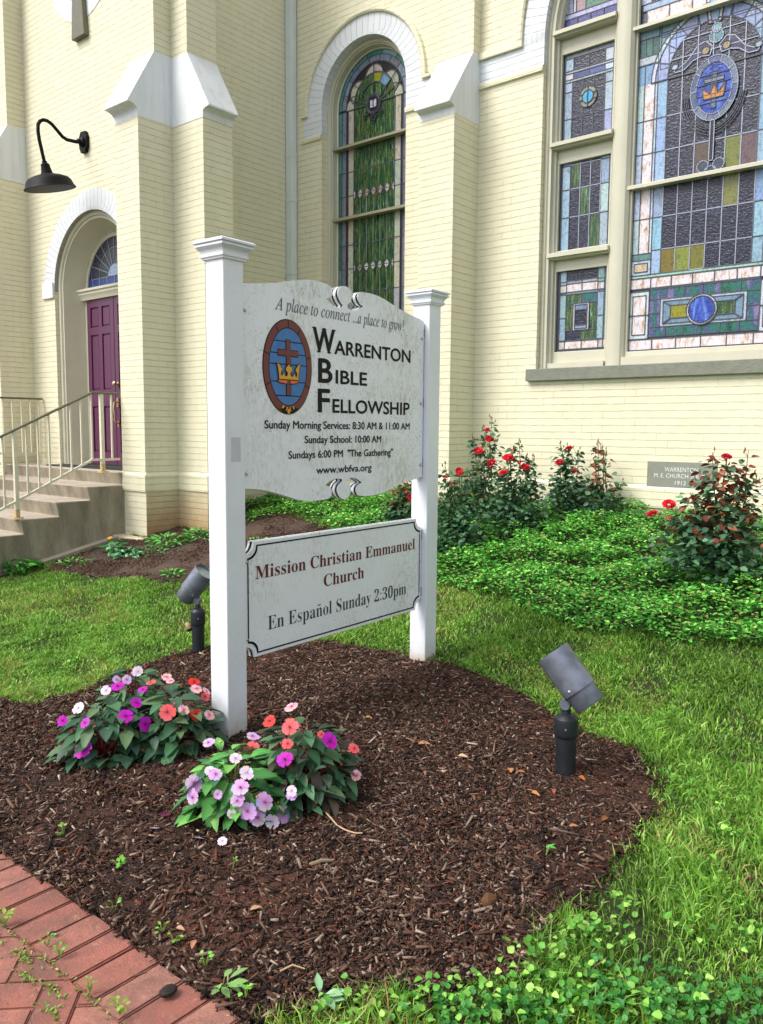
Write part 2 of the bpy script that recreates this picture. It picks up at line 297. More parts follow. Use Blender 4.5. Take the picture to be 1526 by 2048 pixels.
class MB:
    def __init__(s): s.v = []; s.f = []; s.m = []; s.c = []
    def add(s, V, Fs, mi=0, tint=(1, 1, 1)):
        b = len(s.v); s.v += [tuple(map(float, p)) for p in V]; s.f += [tuple(i+b for i in f) for f in Fs]; s.m += [mi]*len(Fs); s.c += [tuple(tint)]*len(V); return s
    def box(s, x0, x1, y0, y1, z0, z1, mi=0, tint=(1, 1, 1)):
        V = [(x, y, z) for x in (x0, x1) for y in (y0, y1) for z in (z0, z1)]
        return s.add(V, [(0, 1, 3, 2), (4, 6, 7, 5), (0, 4, 5, 1), (2, 3, 7, 6), (0, 2, 6, 4), (1, 5, 7, 3)], mi, tint)
    def prism(s, prof, fn, lo, hi, mi=0):      # prof (a,b) polygon extruded; fn(a,b,t)->xyz
        n = len(prof); V = [fn(a, b, lo) for a, b in prof]+[fn(a, b, hi) for a, b in prof]
        return s.add(V, [tuple(range(n)), tuple(range(2*n-1, n-1, -1))]+[(i, (i+1) % n, n+(i+1) % n, n+i) for i in range(n)], mi)
    def tube(s, pts, rad, seg=8, mi=0, tint=(1, 1, 1), cap=True):
        pts = [Vector(p) for p in pts]; rad = rad if isinstance(rad, (list, tuple)) else [rad]*len(pts); V = []; ref = None
        for i, p in enumerate(pts):
            d = (pts[min(i+1, len(pts)-1)]-pts[max(i-1, 0)]).normalized()
            if ref is None or abs(ref.dot(d)) > .95: ref = Vector((1, 0, 0)) if abs(d.x) < .8 else Vector((0, 1, 0))
            a = (ref-d*ref.dot(d)).normalized(); b = d.cross(a); ref = a
            V += [p+(a*math.cos(2*PI*k/seg)+b*math.sin(2*PI*k/seg))*rad[i] for k in range(seg)]
        Fs = [(i*seg+k, i*seg+(k+1) % seg, (i+1)*seg+(k+1) % seg, (i+1)*seg+k) for i in range(len(pts)-1) for k in range(seg)]
        if cap: Fs += [tuple(range(seg-1, -1, -1)), tuple(range((len(pts)-1)*seg, len(pts)*seg))]
        return s.add(V, Fs, mi, tint)
    def lathe(s, prof, org, axis=(0, 0, 1), seg=28, mi=0):      # prof (radius, height)
        ax = Vector(axis).normalized(); a = ax.orthogonal().normalized(); b = ax.cross(a); org = Vector(org); V = []
        for rr, h in prof: V += [org+ax*h+(a*math.cos(2*PI*k/seg)+b*math.sin(2*PI*k/seg))*rr for k in range(seg)]
        n = len(prof); Fs = [(i*seg+k, i*seg+(k+1) % seg, (i+1)*seg+(k+1) % seg, (i+1)*seg+k) for i in range(n-1) for k in range(seg)]
        if prof[0][0] > 1e-5: Fs.append(tuple(range(seg-1, -1, -1)))
        if prof[-1][0] > 1e-5: Fs.append(tuple(range((n-1)*seg, n*seg)))
        return s.add(V, Fs, mi)
    def build(s, name, mats, parent=None, smooth=False, uv=False, bevel=0, auto=None):
        me = bpy.data.meshes.new(name); me.from_pydata(s.v, [], s.f); me.polygons.foreach_set('material_index', s.m)
        bm = bmesh.new(); bm.from_mesh(me); bmesh.ops.recalc_face_normals(bm, faces=bm.faces)
        if bevel: bmesh.ops.bevel(bm, geom=[e for e in bm.edges if e.is_manifold and e.calc_face_angle(0) > .6], offset=bevel, segments=2, affect='EDGES', profile=.5)
        bm.to_mesh(me); bm.free()
        if not bevel:
            a = me.attributes.new('tint', 'FLOAT_COLOR', 'POINT'); a.data.foreach_set('color', np.c_[np.array(s.c, np.float32), np.ones(len(s.c), np.float32)].ravel())
        if uv: brick_uv(me)
        o = link(name, me, mats, parent)
        if smooth:
            me.polygons.foreach_set('use_smooth', [True]*len(me.polygons))
            if hasattr(me, 'set_sharp_from_angle'): me.set_sharp_from_angle(angle=auto or R_(35))
        return o
def cplate(contours, thick):       # filled 2-D outline (holes allowed) given thickness; returns verts, faces in (a, b, c)
    c = bpy.data.curves.new('outline', 'CURVE'); c.dimensions = '2D'; c.fill_mode = 'BOTH'; c.extrude = thick/2
    for ct in contours:
        s = c.splines.new('POLY'); s.points.add(len(ct)-1); s.use_cyclic_u = True
        s.points.foreach_set('co', [q for p in ct for q in (p[0], p[1], 0, 1)])
    o = bpy.data.objects.new('outline', c); COL.objects.link(o)
    me = bpy.data.meshes.new_from_object(o.evaluated_get(bpy.context.evaluated_depsgraph_get()))
    bpy.data.objects.remove(o); bpy.data.curves.remove(c)
    bm = bmesh.new(); bm.from_mesh(me); bmesh.ops.remove_doubles(bm, verts=bm.verts, dist=1e-5); bm.verts.index_update()
    V = [tuple(v.co) for v in bm.verts]; Fs = [tuple(v.index for v in f.verts) for f in bm.faces]; bm.free(); bpy.data.meshes.remove(me)
    return V, Fs
def plateY(mb, contours, y0, y1, mi=0):     # an upright plate between depths y0..y1, contours in (x, z)
    V, Fs = cplate(contours, y1-y0); return mb.add([(a, (y0+y1)/2+c, b) for a, b, c in V], Fs, mi)
def arc(cx, cz, r, a0, a1, n=40): return [(cx+r*math.cos(R_(a0+(a1-a0)*i/n)), cz+r*math.sin(R_(a0+(a1-a0)*i/n))) for i in range(n+1)]
def arch_path(cx, zb, zs, r, n=40): return [(cx-r, zb)]+arc(cx, zs, r, 180, 0, n)+[(cx+r, zb)]
def arch_sweep(mb, cx, zb, zs, prof, mi=0, n=40):       # prof: list of (radius, y) outline, swept up one jamb, round the arch, down the other
    st = []
    st.append([(cx-r, y, zb) for r, y in prof])
    for i in range(n+1):
        t = R_(180-180*i/n); st.append([(cx+r*math.cos(t), y, zs+r*math.sin(t)) for r, y in prof])
    st.append([(cx+r, y, zb) for r, y in prof]); k = len(prof); V = [p for s in st for p in s]
    Fs = [(i*k+j, i*k+(j+1) % k, (i+1)*k+(j+1) % k, (i+1)*k+j) for i in range(len(st)-1) for j in range(k)]
    Fs += [tuple(range(k)), tuple(range((len(st)-1)*k, len(st)*k))]
    return mb.add(V, Fs, mi)
def poly_lines(mb, pts, wd, y0, y1, mi=0):      # came strips along a polyline in (x, z)
    for (a, b), (c, d) in zip(pts[:-1], pts[1:]):
        L = math.hypot(c-a, d-b)
        if L < 1e-6: continue
        nx, nz = -(d-b)/L*wd/2, (c-a)/L*wd/2; ex, ez = (c-a)/L*wd*.3, (d-b)/L*wd*.3
        q = [(a+nx-ex, b+nz-ez), (a-nx-ex, b-nz-ez), (c-nx+ex, d-nz+ez), (c+nx+ex, d+nz+ez)]
        mb.add([(x, y0, z) for x, z in q]+[(x, y1, z) for x, z in q], [(0, 1, 2, 3), (4, 7, 6, 5), (0, 4, 5, 1), (1, 5, 6, 2), (2, 6, 7, 3), (3, 7, 4, 0)], mi)
def inpoly(x, y, poly):
    x = np.asarray(x); y = np.asarray(y); r = np.zeros(x.shape, bool); n = len(poly)
    for i in range(n):
        x1, y1 = poly[i][:2]; x2, y2 = poly[(i+1) % n][:2]
        c = ((y1 > y) != (y2 > y)); r ^= c & (x < (x2-x1)*(y-y1)/((y2-y1) or 1e-12)+x1)
    return r
# ------------------------------------------------------------------ the church
Yw, Yf, XT = 7.5, 5.72, -7.8
church = thing('church', (-7.8, 5.72, .3), 'cream painted brick church with stained glass windows and white capped buttresses', 'church')
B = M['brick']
def wall_plate(name, rect, holes, y0, y1, mat):
    mb = MB(); x0, x1, z0, z1 = rect
    plateY(mb, [[(x0, z0), (x1, z0), (x1, z1), (x0, z1)]]+holes, y0, y1); return mb.build(name, mat, church, uv=True)
MWX, MWS, MWR = -6.60, 5.50, .66          # arched window: centre, spring line, radius
BWX, BWS, BWR = -2.615, 5.43, 1.590        # big window
ZS = 2.225                                # sill level
DX, DS, DR = -9.60, 3.41, .90             # door arch
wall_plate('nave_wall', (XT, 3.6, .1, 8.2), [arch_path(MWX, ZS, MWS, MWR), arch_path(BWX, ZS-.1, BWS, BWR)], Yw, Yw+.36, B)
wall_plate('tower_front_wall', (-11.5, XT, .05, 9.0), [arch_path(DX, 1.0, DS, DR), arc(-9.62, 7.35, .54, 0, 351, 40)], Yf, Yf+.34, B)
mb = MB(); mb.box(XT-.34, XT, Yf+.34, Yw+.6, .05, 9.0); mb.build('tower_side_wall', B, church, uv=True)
# dark rooms behind door light, round window
mb = MB(); mb.lathe([(.53, 0), (.53, .03)], (-9.62, Yf+.20, 7.35), (0, 1, 0), 40); mb.build('round_louver', M['trim_dark'], church)
mb = MB(); plateY(mb, [arc(-9.62, 7.35, .77, 0, 354, 60), arc(-9.62, 7.35, .535, 0, 354, 60)], Yf-.006, Yf+.12)
def ring_uv(o, cx, cz, rin):
    me = o.data; og = ORG[o.name]; uvl = me.uv_layers.get('brick') or me.uv_layers.new(name='brick')
    for p in me.polygons:
        for li in p.loop_indices:
            v = me.vertices[me.loops[li].vertex_index].co+og; dx, dz = v.x-cx, v.z-cz
            if abs(p.normal.y) < .5: uvl.data[li].uv = (v.y, math.atan2(dz, dx)*rin); continue
            rr = math.hypot(dx, dz); uvl.data[li].uv = ((rr-rin)*1.87+.05, math.atan2(dz, dx)*rin)
o = mb.build('round_window_surround', M['wbrick'], church, uv=True); ring_uv(o, -9.62, 7.35, .54)
mb = MB(); mb.prism([(-.145, 6.36), (.145, 6.36), (.10, 6.90), (-.10, 6.90)], lambda a, b, t: (-9.63+a, t, b), Yf-.07, Yf+.05); mb.build('keystone', M['keystone'], church, bevel=.006)
# white arches and bands
def ring_part(name, contours, y0, y1, mat, c):
    mb = MB(); 
    for ct in contours: plateY(mb, ct if isinstance(ct[0][0], (list, tuple)) else [ct], y0, y1)
    o = mb.build(name, mat, church, uv=True); ring_uv(o, *c); return o
cA = arc(MWX, MWS, .89, 180, 0, 48)+arc(MWX, MWS, .657, 0, 180, 48)
o = ring_part('arch_surround', [cA], Yw-.004, Yw+.10, M['wbrick'], (MWX, MWS, .657))
RB = 1.830
cB = arc(BWX, BWS, RB, 180, 0, 60)+arc(BWX, BWS, 1.587, 0, 180, 60)
for ct in ([(-7.567, 5.205), (-7.567, 5.478), (MWX-.89, 5.478), (MWX-.89, MWS), (MWX-.657, MWS), (MWX-.657, 5.205)], [(-5.40, 5.205), (-5.40, 5.478), (MWX+.89, 5.478), (MWX+.89, MWS), (MWX+.657, MWS), (MWX+.657, 5.205)][::-1], [(-4.958, 5.205), (-4.958, 5.43), (BWX-1.587, 5.43), (BWX-1.587, 5.205)]): mb = MB(); plateY(mb, [ct], Yw-.004, Yw+.08); mb.build('white_band', M['wbrick'], church, uv=True)
o = ring_part('arch_surround', [cB], Yw-.004, Yw+.06, M['wbrick'], (BWX, BWS, 1.587))
mb = MB(); arch_sweep(mb, MWX, 5.478, MWS, [(.89, Yw-.004), (.89, Yw-.03), (.905, Yw-.04), (.945, Yw-.036), (.958, Yw+.01)]); mb.box(MWX-1.0, MWX-.89, Yw-.036, Yw+.01, 5.452, 5.478); mb.box(MWX+.89, MWX+1.0, Yw-.036, Yw+.01, 5.452, 5.478); mb.build('hood_mould', B, church, uv=True)
mb = MB(); arch_sweep(mb, BWX, 5.50, 5.505, [(RB, Yw-.004), (RB, Yw-.03), (RB+.015, Yw-.04), (RB+.065, Yw-.036), (RB+.078, Yw+.01)], n=60); mb.box(-4.958, BWX-RB, Yw-.036, Yw+.01, 5.432, 5.50); mb.build('hood_mould', B, church, uv=True)
band = [(0, 5.14), (-.028, 5.146), (-.028, 5.19), (-.012, 5.205), (0, 5.205)]
for a, b in ((-7.60, MWX-.66), (MWX+.66, -5.40), (-4.958, BWX-BWR)): mb = MB(); mb.prism(band, lambda d, z, t: (t, Yw+d, z), a, b); mb.build('string_course', B, church, uv=True)
o = ring_part('arch_surround', [arch_path(DX, 3.40, DS, 1.15)[::-1]+[(DX-DR, 3.40)]+arc(DX, DS, DR, 180, 0, 40)+[(DX+DR, 3.40)]], Yf-.004, Yf+.05, M['wbrick'], (DX, DS, DR))
for a, b in ((DX-1.185, DX-DR-.006), (DX+DR+.006, DX+1.185)): mb = MB(); mb.box(a, b, Yf-.03, Yf+.05, 3.315, 3.52); mb.build('impost_block', M['stone_white'], church, bevel=.008)
# water table and plinth
def wt(mb, fn, lo, hi): mb.prism([(0, .885), (-.022, .885), (-.024, 1.062), (0, 1.098)], fn, lo, hi)
# buttresses: shaft below, sloped white cap, thinner shaft above
def buttress(fn, lo, hi, wall, front, lip, upper, zb, zc, zl, zt, z0, ztop, label=None):
    P = church
    mb = MB(); mb.prism([(wall, z0), (front, z0), (front, zb), (wall, zb)], fn, lo, hi)
    mb.prism([(wall, zt-.002), (upper, zt-.002), (upper, ztop), (wall, ztop)], fn, lo, hi); s = mb.build('buttress', B, P, uv=True)
    if label: s['label'] = label
    cove = [(front+(lip+(.012 if lip < front else -.012)-front)*(1-math.cos(R_(a))), zc+(zl-zc)*math.sin(R_(a))) for a in (0, 18, 36, 54, 72, 90)]
    mb = MB(); e = -.003 if front < wall else .003
    mb.prism([(wall, zb), (front+e, zb)]+[(a+e, b) for a, b in cove]+[(lip, zl), (lip, zl+.02), (upper+e, zt), (wall, zt)], fn, lo-.003, hi+.003)
    mb.build('buttress_cap', M['stone_white'], s, bevel=.004)
    return s
fY = lambda d, z, t: (t, d, z); fX = lambda d, z, t: (d, t, z)
buttress(fY, -5.400, -4.958, Yw, 7.048, 6.955, 7.372, 4.79, 4.855, 4.88, 5.492, .1, 8.2, 'slender buttress with white sloped cap between the arched window and the big window')
buttress(fY, -8.250, -7.800, Yf, 5.250, 5.130, 5.470, 4.905, 4.957, 5.023, 5.632, .30, 9.0, 'tower corner buttress beside the purple door')
buttress(fX, 5.690, 6.090, XT, -7.262, -7.160, -7.520, 4.890, 4.950, 4.985, 5.615, .30, 9.0, 'tower corner buttress facing the lawn')
buttress(fY, -11.59, -11.14, Yf, 5.250, 5.130, 5.470, 4.890, 4.94, 5.0, 5.61, .05, 9.0, 'tower buttress at the far left of the door')
mb = MB()
wt(mb, lambda d, z, t: (t, 5.25+d, z), -8.274, -7.776); wt(mb, lambda d, z, t: (-7.8-d, t, z), 5.25, 5.69)
wt(mb, lambda d, z, t: (t, 5.69+d, z), -7.8+.024, -7.238); wt(mb, lambda d, z, t: (-7.262-d, t, z), 5.69, 6.114); wt(mb, lambda d, z, t: (-7.8-d, t, z), 6.114, Yw-.024)
wt(mb, lambda d, z, t: (t, Yw+d, z), -7.8, -5.424); wt(mb, lambda d, z, t: (t, 7.048+d, z), -5.424, -4.934); wt(mb, lambda d, z, t: (-4.958-d, t, z), 7.048, Yw-.024); wt(mb, lambda d, z, t: (t, Yw+d, z), -4.934, 3.6)
mb.build('water_table', B, church, uv=True)
mb = MB(); wt(mb, lambda d, z, t: (t, Yf+d, z), -11.14, -10.52); mb.build('water_table', B, church, uv=True)
mb = MB(); mb.box(-7.8, -7.794, 5.25, 5.684, .2, .884); mb.box(-7.794, -7.262, 5.684, 5.69, .2, .884); mb.build('stained_plinth', M['brick_stain'], church, uv=True)['label'] = 'mud stained lower brickwork at the tower corner'
mb = MB(); mb.prism([(-8.30, 5.25), (-8.36, 5.12), (-8.2, 5.08), (-7.95, 5.10), (-7.74, 5.12), (-7.66, 5.25)], lambda a, b, t: (a, b, t), .2, .378); mb.build('footing', M['footing'], church, bevel=.015)
# downspout in the inner corner
mb = MB(); p = []
dw, dd = .055, .05
mb.box(-7.793, -7.683, Yw-.105, Yw-.012, .95, 8.2)
for z in (5.0, 3.55, 4.45, 2.9): mb.box(-7.799, -7.677, Yw-.111, Yw-.010, z, z+.035)
mb.build('downspout', M['downspout'], church, bevel=.008)
# cornerstone with raised lettering
pa, pb = onY(1296, 922, Yw), onY(1432.7, 979.7, Yw)
cs = MB(); cs.box(pa[0], pb[0], Yw-.012, Yw+.02, pb[2], pa[2]); cs = cs.build('cornerstone', M['plaque'], church, bevel=.003); cs['label'] = 'grey carved cornerstone set low in the wall under the big window'
def text_mesh(body, x0, x1, z, h, fn, mat, name, parent, offset=0.0, extr=.0015, kern=1.0):
    c = bpy.data.curves.new('t', 'FONT'); c.body = body; c.fill_mode = 'BOTH'; c.extrude = 0; c.offset = offset; c.space_character = kern; c.resolution_u = 4
    o = bpy.data.objects.new('t', c); COL.objects.link(o); me = bpy.data.meshes.new_from_object(o.evaluated_get(bpy.context.evaluated_depsgraph_get())); bpy.data.objects.remove(o)
    V = np.array([v.co for v in me.vertices]); a, b = V[:, 0].min(), V[:, 0].max(); cap = .686
    V2 = [fn(x0+(p[0]-a)/(b-a)*(x1-x0), z+p[1]/cap*h) for p in V]; Fs = [tuple(p.vertices) for p in me.polygons]; bpy.data.meshes.remove(me)
    return MB().add(V2, Fs).build(name, mat, parent)
cw, chh = pb[0]-pa[0], pa[2]-pb[2]
for body, a, b, zz, hh in (('WARRENTON', .26, .74, .62, .17), ('M. E. CHURCH SOUTH', .11, .89, .38, .16), ('1912', .42, .58, .12, .15)):
    text_mesh(body, pa[0]+cw*a, pa[0]+cw*b, pb[2]+chh*zz, chh*hh, lambda x, z: (x, Yw-.0145, z), M['stone_white'], 'lettering', cs)
# ------------------------------------------------------------------ window glass helpers
def hexrgb(h): return lin(h)[:3]
GK = ['g_tint', 'g_streak', 'g_dark', 'g_green', 'g_teal', 'g_blue']
GI = {'s': 1, 'd': 2, 'g': 3, 't': 4, 'b': 5}
class Glass:
    def __init__(s, Y): s.Y = Y; s.mb = MB(); s.ld = MB(); s.k = 0
    def cell(s, pts, col, lead=.008, lift=0.0, lmat=0):
        s.k += 1
        if col in GI: mi, t = GI[col], (1, 1, 1)
        else: mi, t = 0, hexrgb(col)
        t = tuple(min(1, c*random.uniform(.88, 1.1)) for c in t)
        y = s.Y-lift-random.uniform(0, .0006)
        n = len(pts); s.mb.add([(x, y, z) for x, z in pts]+[(x, y+.006, z) for x, z in pts], [tuple(range(n)), tuple(range(2*n-1, n-1, -1))]+[(i, (i+1) % n, n+(i+1) % n, n+i) for i in range(n)], mi, t)
        if lead: poly_lines(s.ld, list(pts)+[pts[0]], lead, y-.004-random.uniform(0, .0008), y+.002, lmat)
    def rect(s, x0, x1, z0, z1, col, **k): s.cell([(x0, z0), (x1, z0), (x1, z1), (x0, z1)], col, **k)
    def line(s, pts, wd=.008, lmat=0, lift=0.0): poly_lines(s.ld, pts, wd, s.Y-lift-.006-random.uniform(0, .0008), s.Y-lift+.001, lmat)
    def build(s, parent, name='stained_glass'):
        s.mb.build(name, [M[k] for k in GK], parent); s.ld.build('lead_came', [M['lead'], M['leadlight']], parent)
# ------------------------------------------------------------------ arched window
for a, b, z0_, z1_ in ((-7.4, -5.8, 2.1, 6.4), (-4.4, -.6, 2.0, 7.4)): mb = MB(); mb.box(a, b, Yw+.40, Yw+.44, z0_, z1_); mb.build('dark_interior', M['dark'], church)
fr = MB(); zb = ZS
arch_sweep(fr, MWX, zb, MWS, [(.664, Yw+.10), (.655, Yw+.10), (.635, Yw+.092), (.628, Yw+.105), (.612, Yw+.105), (.606, Yw+.13), (.596, Yw+.13), (.588, Yw+.20), (.572, Yw+.205), (.572, Yw+.26), (.664, Yw+.26)])
fr.box(MWX-.66, MWX+.66, Yw+.08, Yw+.26, zb, zb+.07)
window = fr.build('window', M['trim'], church, smooth=True, auto=R_(25)); window['label'] = 'tall round arched window of green streaky stained glass'
mb = MB(); mb.box(MWX-.74, MWX+.74, Yw-.05, Yw+.12, zb-.12, zb-.001); mb.build('window_sill', M['sill'], window, bevel=.005)
bz1 = onY(743, 283, 7.70)[2]; bz2 = onY(741, 429.5, 7.70)[2]
for z in (bz1, bz2): mb = MB(); mb.prism([(Yw+.13, z-.016), (Yw+.13, z+.010), (Yw+.15, z+.022), (Yw+.215, z+.022), (Yw+.215, z-.016)], fY, MWX-.600, MWX+.600); mb.build('glazing_bar', M['trim_dark'], window)
G = Glass(Yw+.222); cx = MWX; zsp = MWS
RA, RBb, RC, RD, RE = .572, .522, .447, .415, .322
zl = sorted([onY(660+310/6.206, 290+y/6.206, 7.72)[2] for y in (320, 620, 1235, 1530, 1835)]); zl = [zb+.07]+zl+[zsp-.02]
for side in (-1, 1):
    for i in range(len(zl)-1):
        a, b = zl[i], zl[i+1]
        G.rect(*sorted((cx+side*RA, cx+side*RBb)), a, b, random.choice(['#3c7c70', '#4f8d86', '#6c979c']))
        G.rect(*sorted((cx+side*RBb, cx+side*RC)), a, b, random.choice(['#76798a', '#6b6e80', '#7d7e8c']))
        G.rect(*sorted((cx+side*RC, cx+side*RD)), a, b, '#2b2a33', lead=.006)
        G.rect(*sorted((cx+side*RD, cx+side*RE)), a, b, random.choice(['#b9b6a2', '#c2c0b4', '#adb0a8']))
def ringcells(r1, r0, cols, n, a0=0, a1=180, **k):
    for i in range(n):
        s, e = a0+(a1-a0)*i/n, a0+(a1-a0)*(i+1)/n; G.cell(arc(cx, zsp, r1, s, e, 6)+arc(cx, zsp, r0, e, s, 6), cols[i % len(cols)], **k)
ringcells(RA, RBb, ['#5f9a94', '#4c8f84', '#7fadb8', '#3f8a78', '#5b9090'], 7); ringcells(RBb, RC, ['#7d90a4', '#8890a8', '#7c8492'], 9)
G.cell([(cx-RC, zsp-.02)]+arc(cx, zsp, RC, 180, 0, 30)+[(cx+RC, zsp-.02)], '#211f28', lead=.014)
for a in (90, 148, 32):
    G.cell(arc(cx+.285*math.cos(R_(a)), zsp+.285*math.sin(R_(a)), .138, 0, 345, 22), '#b7b5a0', lift=.004, lead=.014)
for s in (-1, 1): G.cell([(cx+s*.445, zsp-.02)]+[(cx+s*(.32+.125*math.cos(R_(t))), zsp+.0+.13*math.sin(R_(t))) for t in range(0, 181, 20)]+[(cx+s*.19, zsp-.02)], '#bbb9a6', lift=.0035, lead=.012)
top = zsp+.015
dome = arc(cx, top, RE-.01, 0, 180, 24)
G.cell([(cx+RE-.01, zsp-.02)]+dome+[(cx-RE+.01, zsp-.02)], 'g', lift=.009, lead=.013)
G.cell(arc(cx, top, .305, 62, 92, 4)+arc(cx, top, .20, 92, 62, 4), '#8a8a20', lift=.013, lead=.008); G.cell(arc(cx, top, .305, 32, 62, 4)+arc(cx, top, .20, 62, 32, 4), '#6f93bd', lift=.013, lead=.008)
G.line(arc(cx, top, .20, 0, 180, 20), .008, lift=.014)
for a in (90, 140, 35, 165, 15): G.line([(cx+.09*math.cos(R_(a)), top+.09*math.sin(R_(a))-.06), (cx+.44*math.cos(R_(a)), top+.44*math.sin(R_(a)))], .007, lift=.016)
for i in range(len(zl)-1): G.rect(cx-RE, cx+RE, zl[i], zl[i+1], 'g', lead=.012)
for i in range(1, 6): G.line([(cx-RE+2*RE*i/6, zl[0]), (cx-RE+2*RE*i/6, zl[4])], .006, 1)
for i in (1, 2): G.line([(cx-RE+2*RE*i*1.5/6+.0, zl[4]), (cx-RE+2*RE*i*1.5/6, zsp-.1)], .005)
for zc in (zl[4], zl[2]):
    for i in range(7):
        xx = cx-RE+2*RE*i/6; hw = .044
        q = [(xx, zc-.062), (xx+hw, zc), (xx, zc+.062), (xx-hw, zc)]
        if i == 0: q = [(xx, zc-.062), (xx+hw, zc), (xx, zc+.062)]
        if i == 6: q = [(xx, zc-.062), (xx, zc+.062), (xx-hw, zc)]
        G.cell(q, random.choice(['#c9c7c4', '#b39488', '#d6d8d4', '#c4b4aa']), lift=.004, lead=.007)
mz = zsp-.03
def oval(x, z, a, b, n=28): return [(x+a*math.cos(2*PI*i/n), z+b*math.sin(2*PI*i/n)) for i in range(n)]
for q in ((-.10, -.09, .022), (-.13, -.13, .02), (.10, -.09, .022), (.13, -.12, .018), (0, -.16, .03), (-.05, -.15, .016), (.05, -.15, .016), (0, -.2, .016)): G.cell(oval(cx+q[0], mz+q[1], q[2], q[2], 10), '#17151c', lift=.012, lead=.008)
G.cell(oval(cx, mz, .105, .115), '#6a6478', lift=.014, lead=.010); G.cell(oval(cx, mz, .086, .096), '#1a1630', lift=.017, lead=.008)
for s in (-1, 1): G.cell([(cx+s*.004, mz-.05), (cx+s*.05, mz-.042), (cx+s*.05, mz+.048), (cx+s*.004, mz+.04)], '#c9bfcf', lift=.020, lead=.004)
G.build(window)
# ------------------------------------------------------------------ big window
Gy = Yw+.19
def gx(px, py): return onY(px, py, Gy)[0]
def gz(px, py): return onY(px, py, Gy)[2]
X0, X1 = BWX-BWR+.003, BWX+BWR-.003
LL0, LL1 = gx(1111.5, 690), gx(1211, 690)                 # left light glass
CL = gx(1257, 690); CR = 2*BWX-CL; RL1, RL0 = 2*BWX-LL0, 2*BWX-LL1
fr = MB()
arch_sweep(fr, BWX, ZS, BWS, [(BWR-.003, Yw+.06), (BWR-.015, Yw+.06), (BWR-.04, Yw+.048), (BWR-.05, Yw+.066), (BWR-.075, Yw+.066), (BWR-.080, Yw+.115), (BWR-.10, Yw+.125), (BWR-.104, Yw+.20), (BWR-.003, Yw+.20)], n=60)
for s in (-1, 1):                                        # mullions
    a, b = (LL1, CL) if s < 0 else (CR, RL0); a += .03; b -= .02; m = (a+b)/2; hw = (b-a)/2
    fr.prism([(m-hw, Yw+.20), (m-hw, Yw+.12), (m-hw*.72, Yw+.085), (m-hw*.3, Yw+.07), (m+hw*.3, Yw+.07), (m+hw*.72, Yw+.085), (m+hw, Yw+.12), (m+hw, Yw+.20)], lambda a_, b_, t: (a_, b_, t), ZS, BWS+1.2)
zr = [gz(1158, 290), gz(1155, 512), gz(1175, 62)]        # rails of the side lights
for s in (-1, 1):
    a, b = (X0+.06, LL1+.05) if s < 0 else (RL0-.05, X1-.06)
    for z in zr: fr.prism([(Yw+.23, z-.03), (Yw+.085, z-.03), (Yw+.075, z-.014), (Yw+.045, z-.010), (Yw+.045, z+.026), (Yw+.10, z+.045), (Yw+.23, z+.045)], fY, a, b)
fr.box(X0, LL1+.028, Yw+.085, Yw+.20, ZS-.001, ZS+.06); fr.box(RL0-.028, X1, Yw+.085, Yw+.20, ZS-.001, ZS+.06); fr.box(CL-.022, CR+.022, Yw+.072, Yw+.20, ZS-.001, ZS+.085)
for s in (-1, 1):
    a, b = (LL1, CL) if s < 0 else (CR, RL0); fr.box(a+.0285, b-.0225, Yw+.078, Yw+.2, ZS-.001, ZS+.0005)
bigw = fr.build('window', M['trim'], church, smooth=True, auto=R_(25)); bigw['label'] = 'broad three part stained glass window with cream mullions at the right'
mb = MB(); mb.box(BWX-1.678, BWX+1.678, Yw-.055, Yw+.07, ZS-.123, ZS-.001); mb.build('window_sill', M['sill'], bigw, bevel=.006)
G = Glass(Gy)
levels = []          # side lights: glass bottoms/tops
zt_ = [(gz(1160, 702), gz(1165, 539)), (gz(1165, 497), gz(1170, 320)), (gz(1178, 274), gz(1190, 94)), (gz(1190, 49), gz(1190, -140))]
zr_s = sorted(zr)
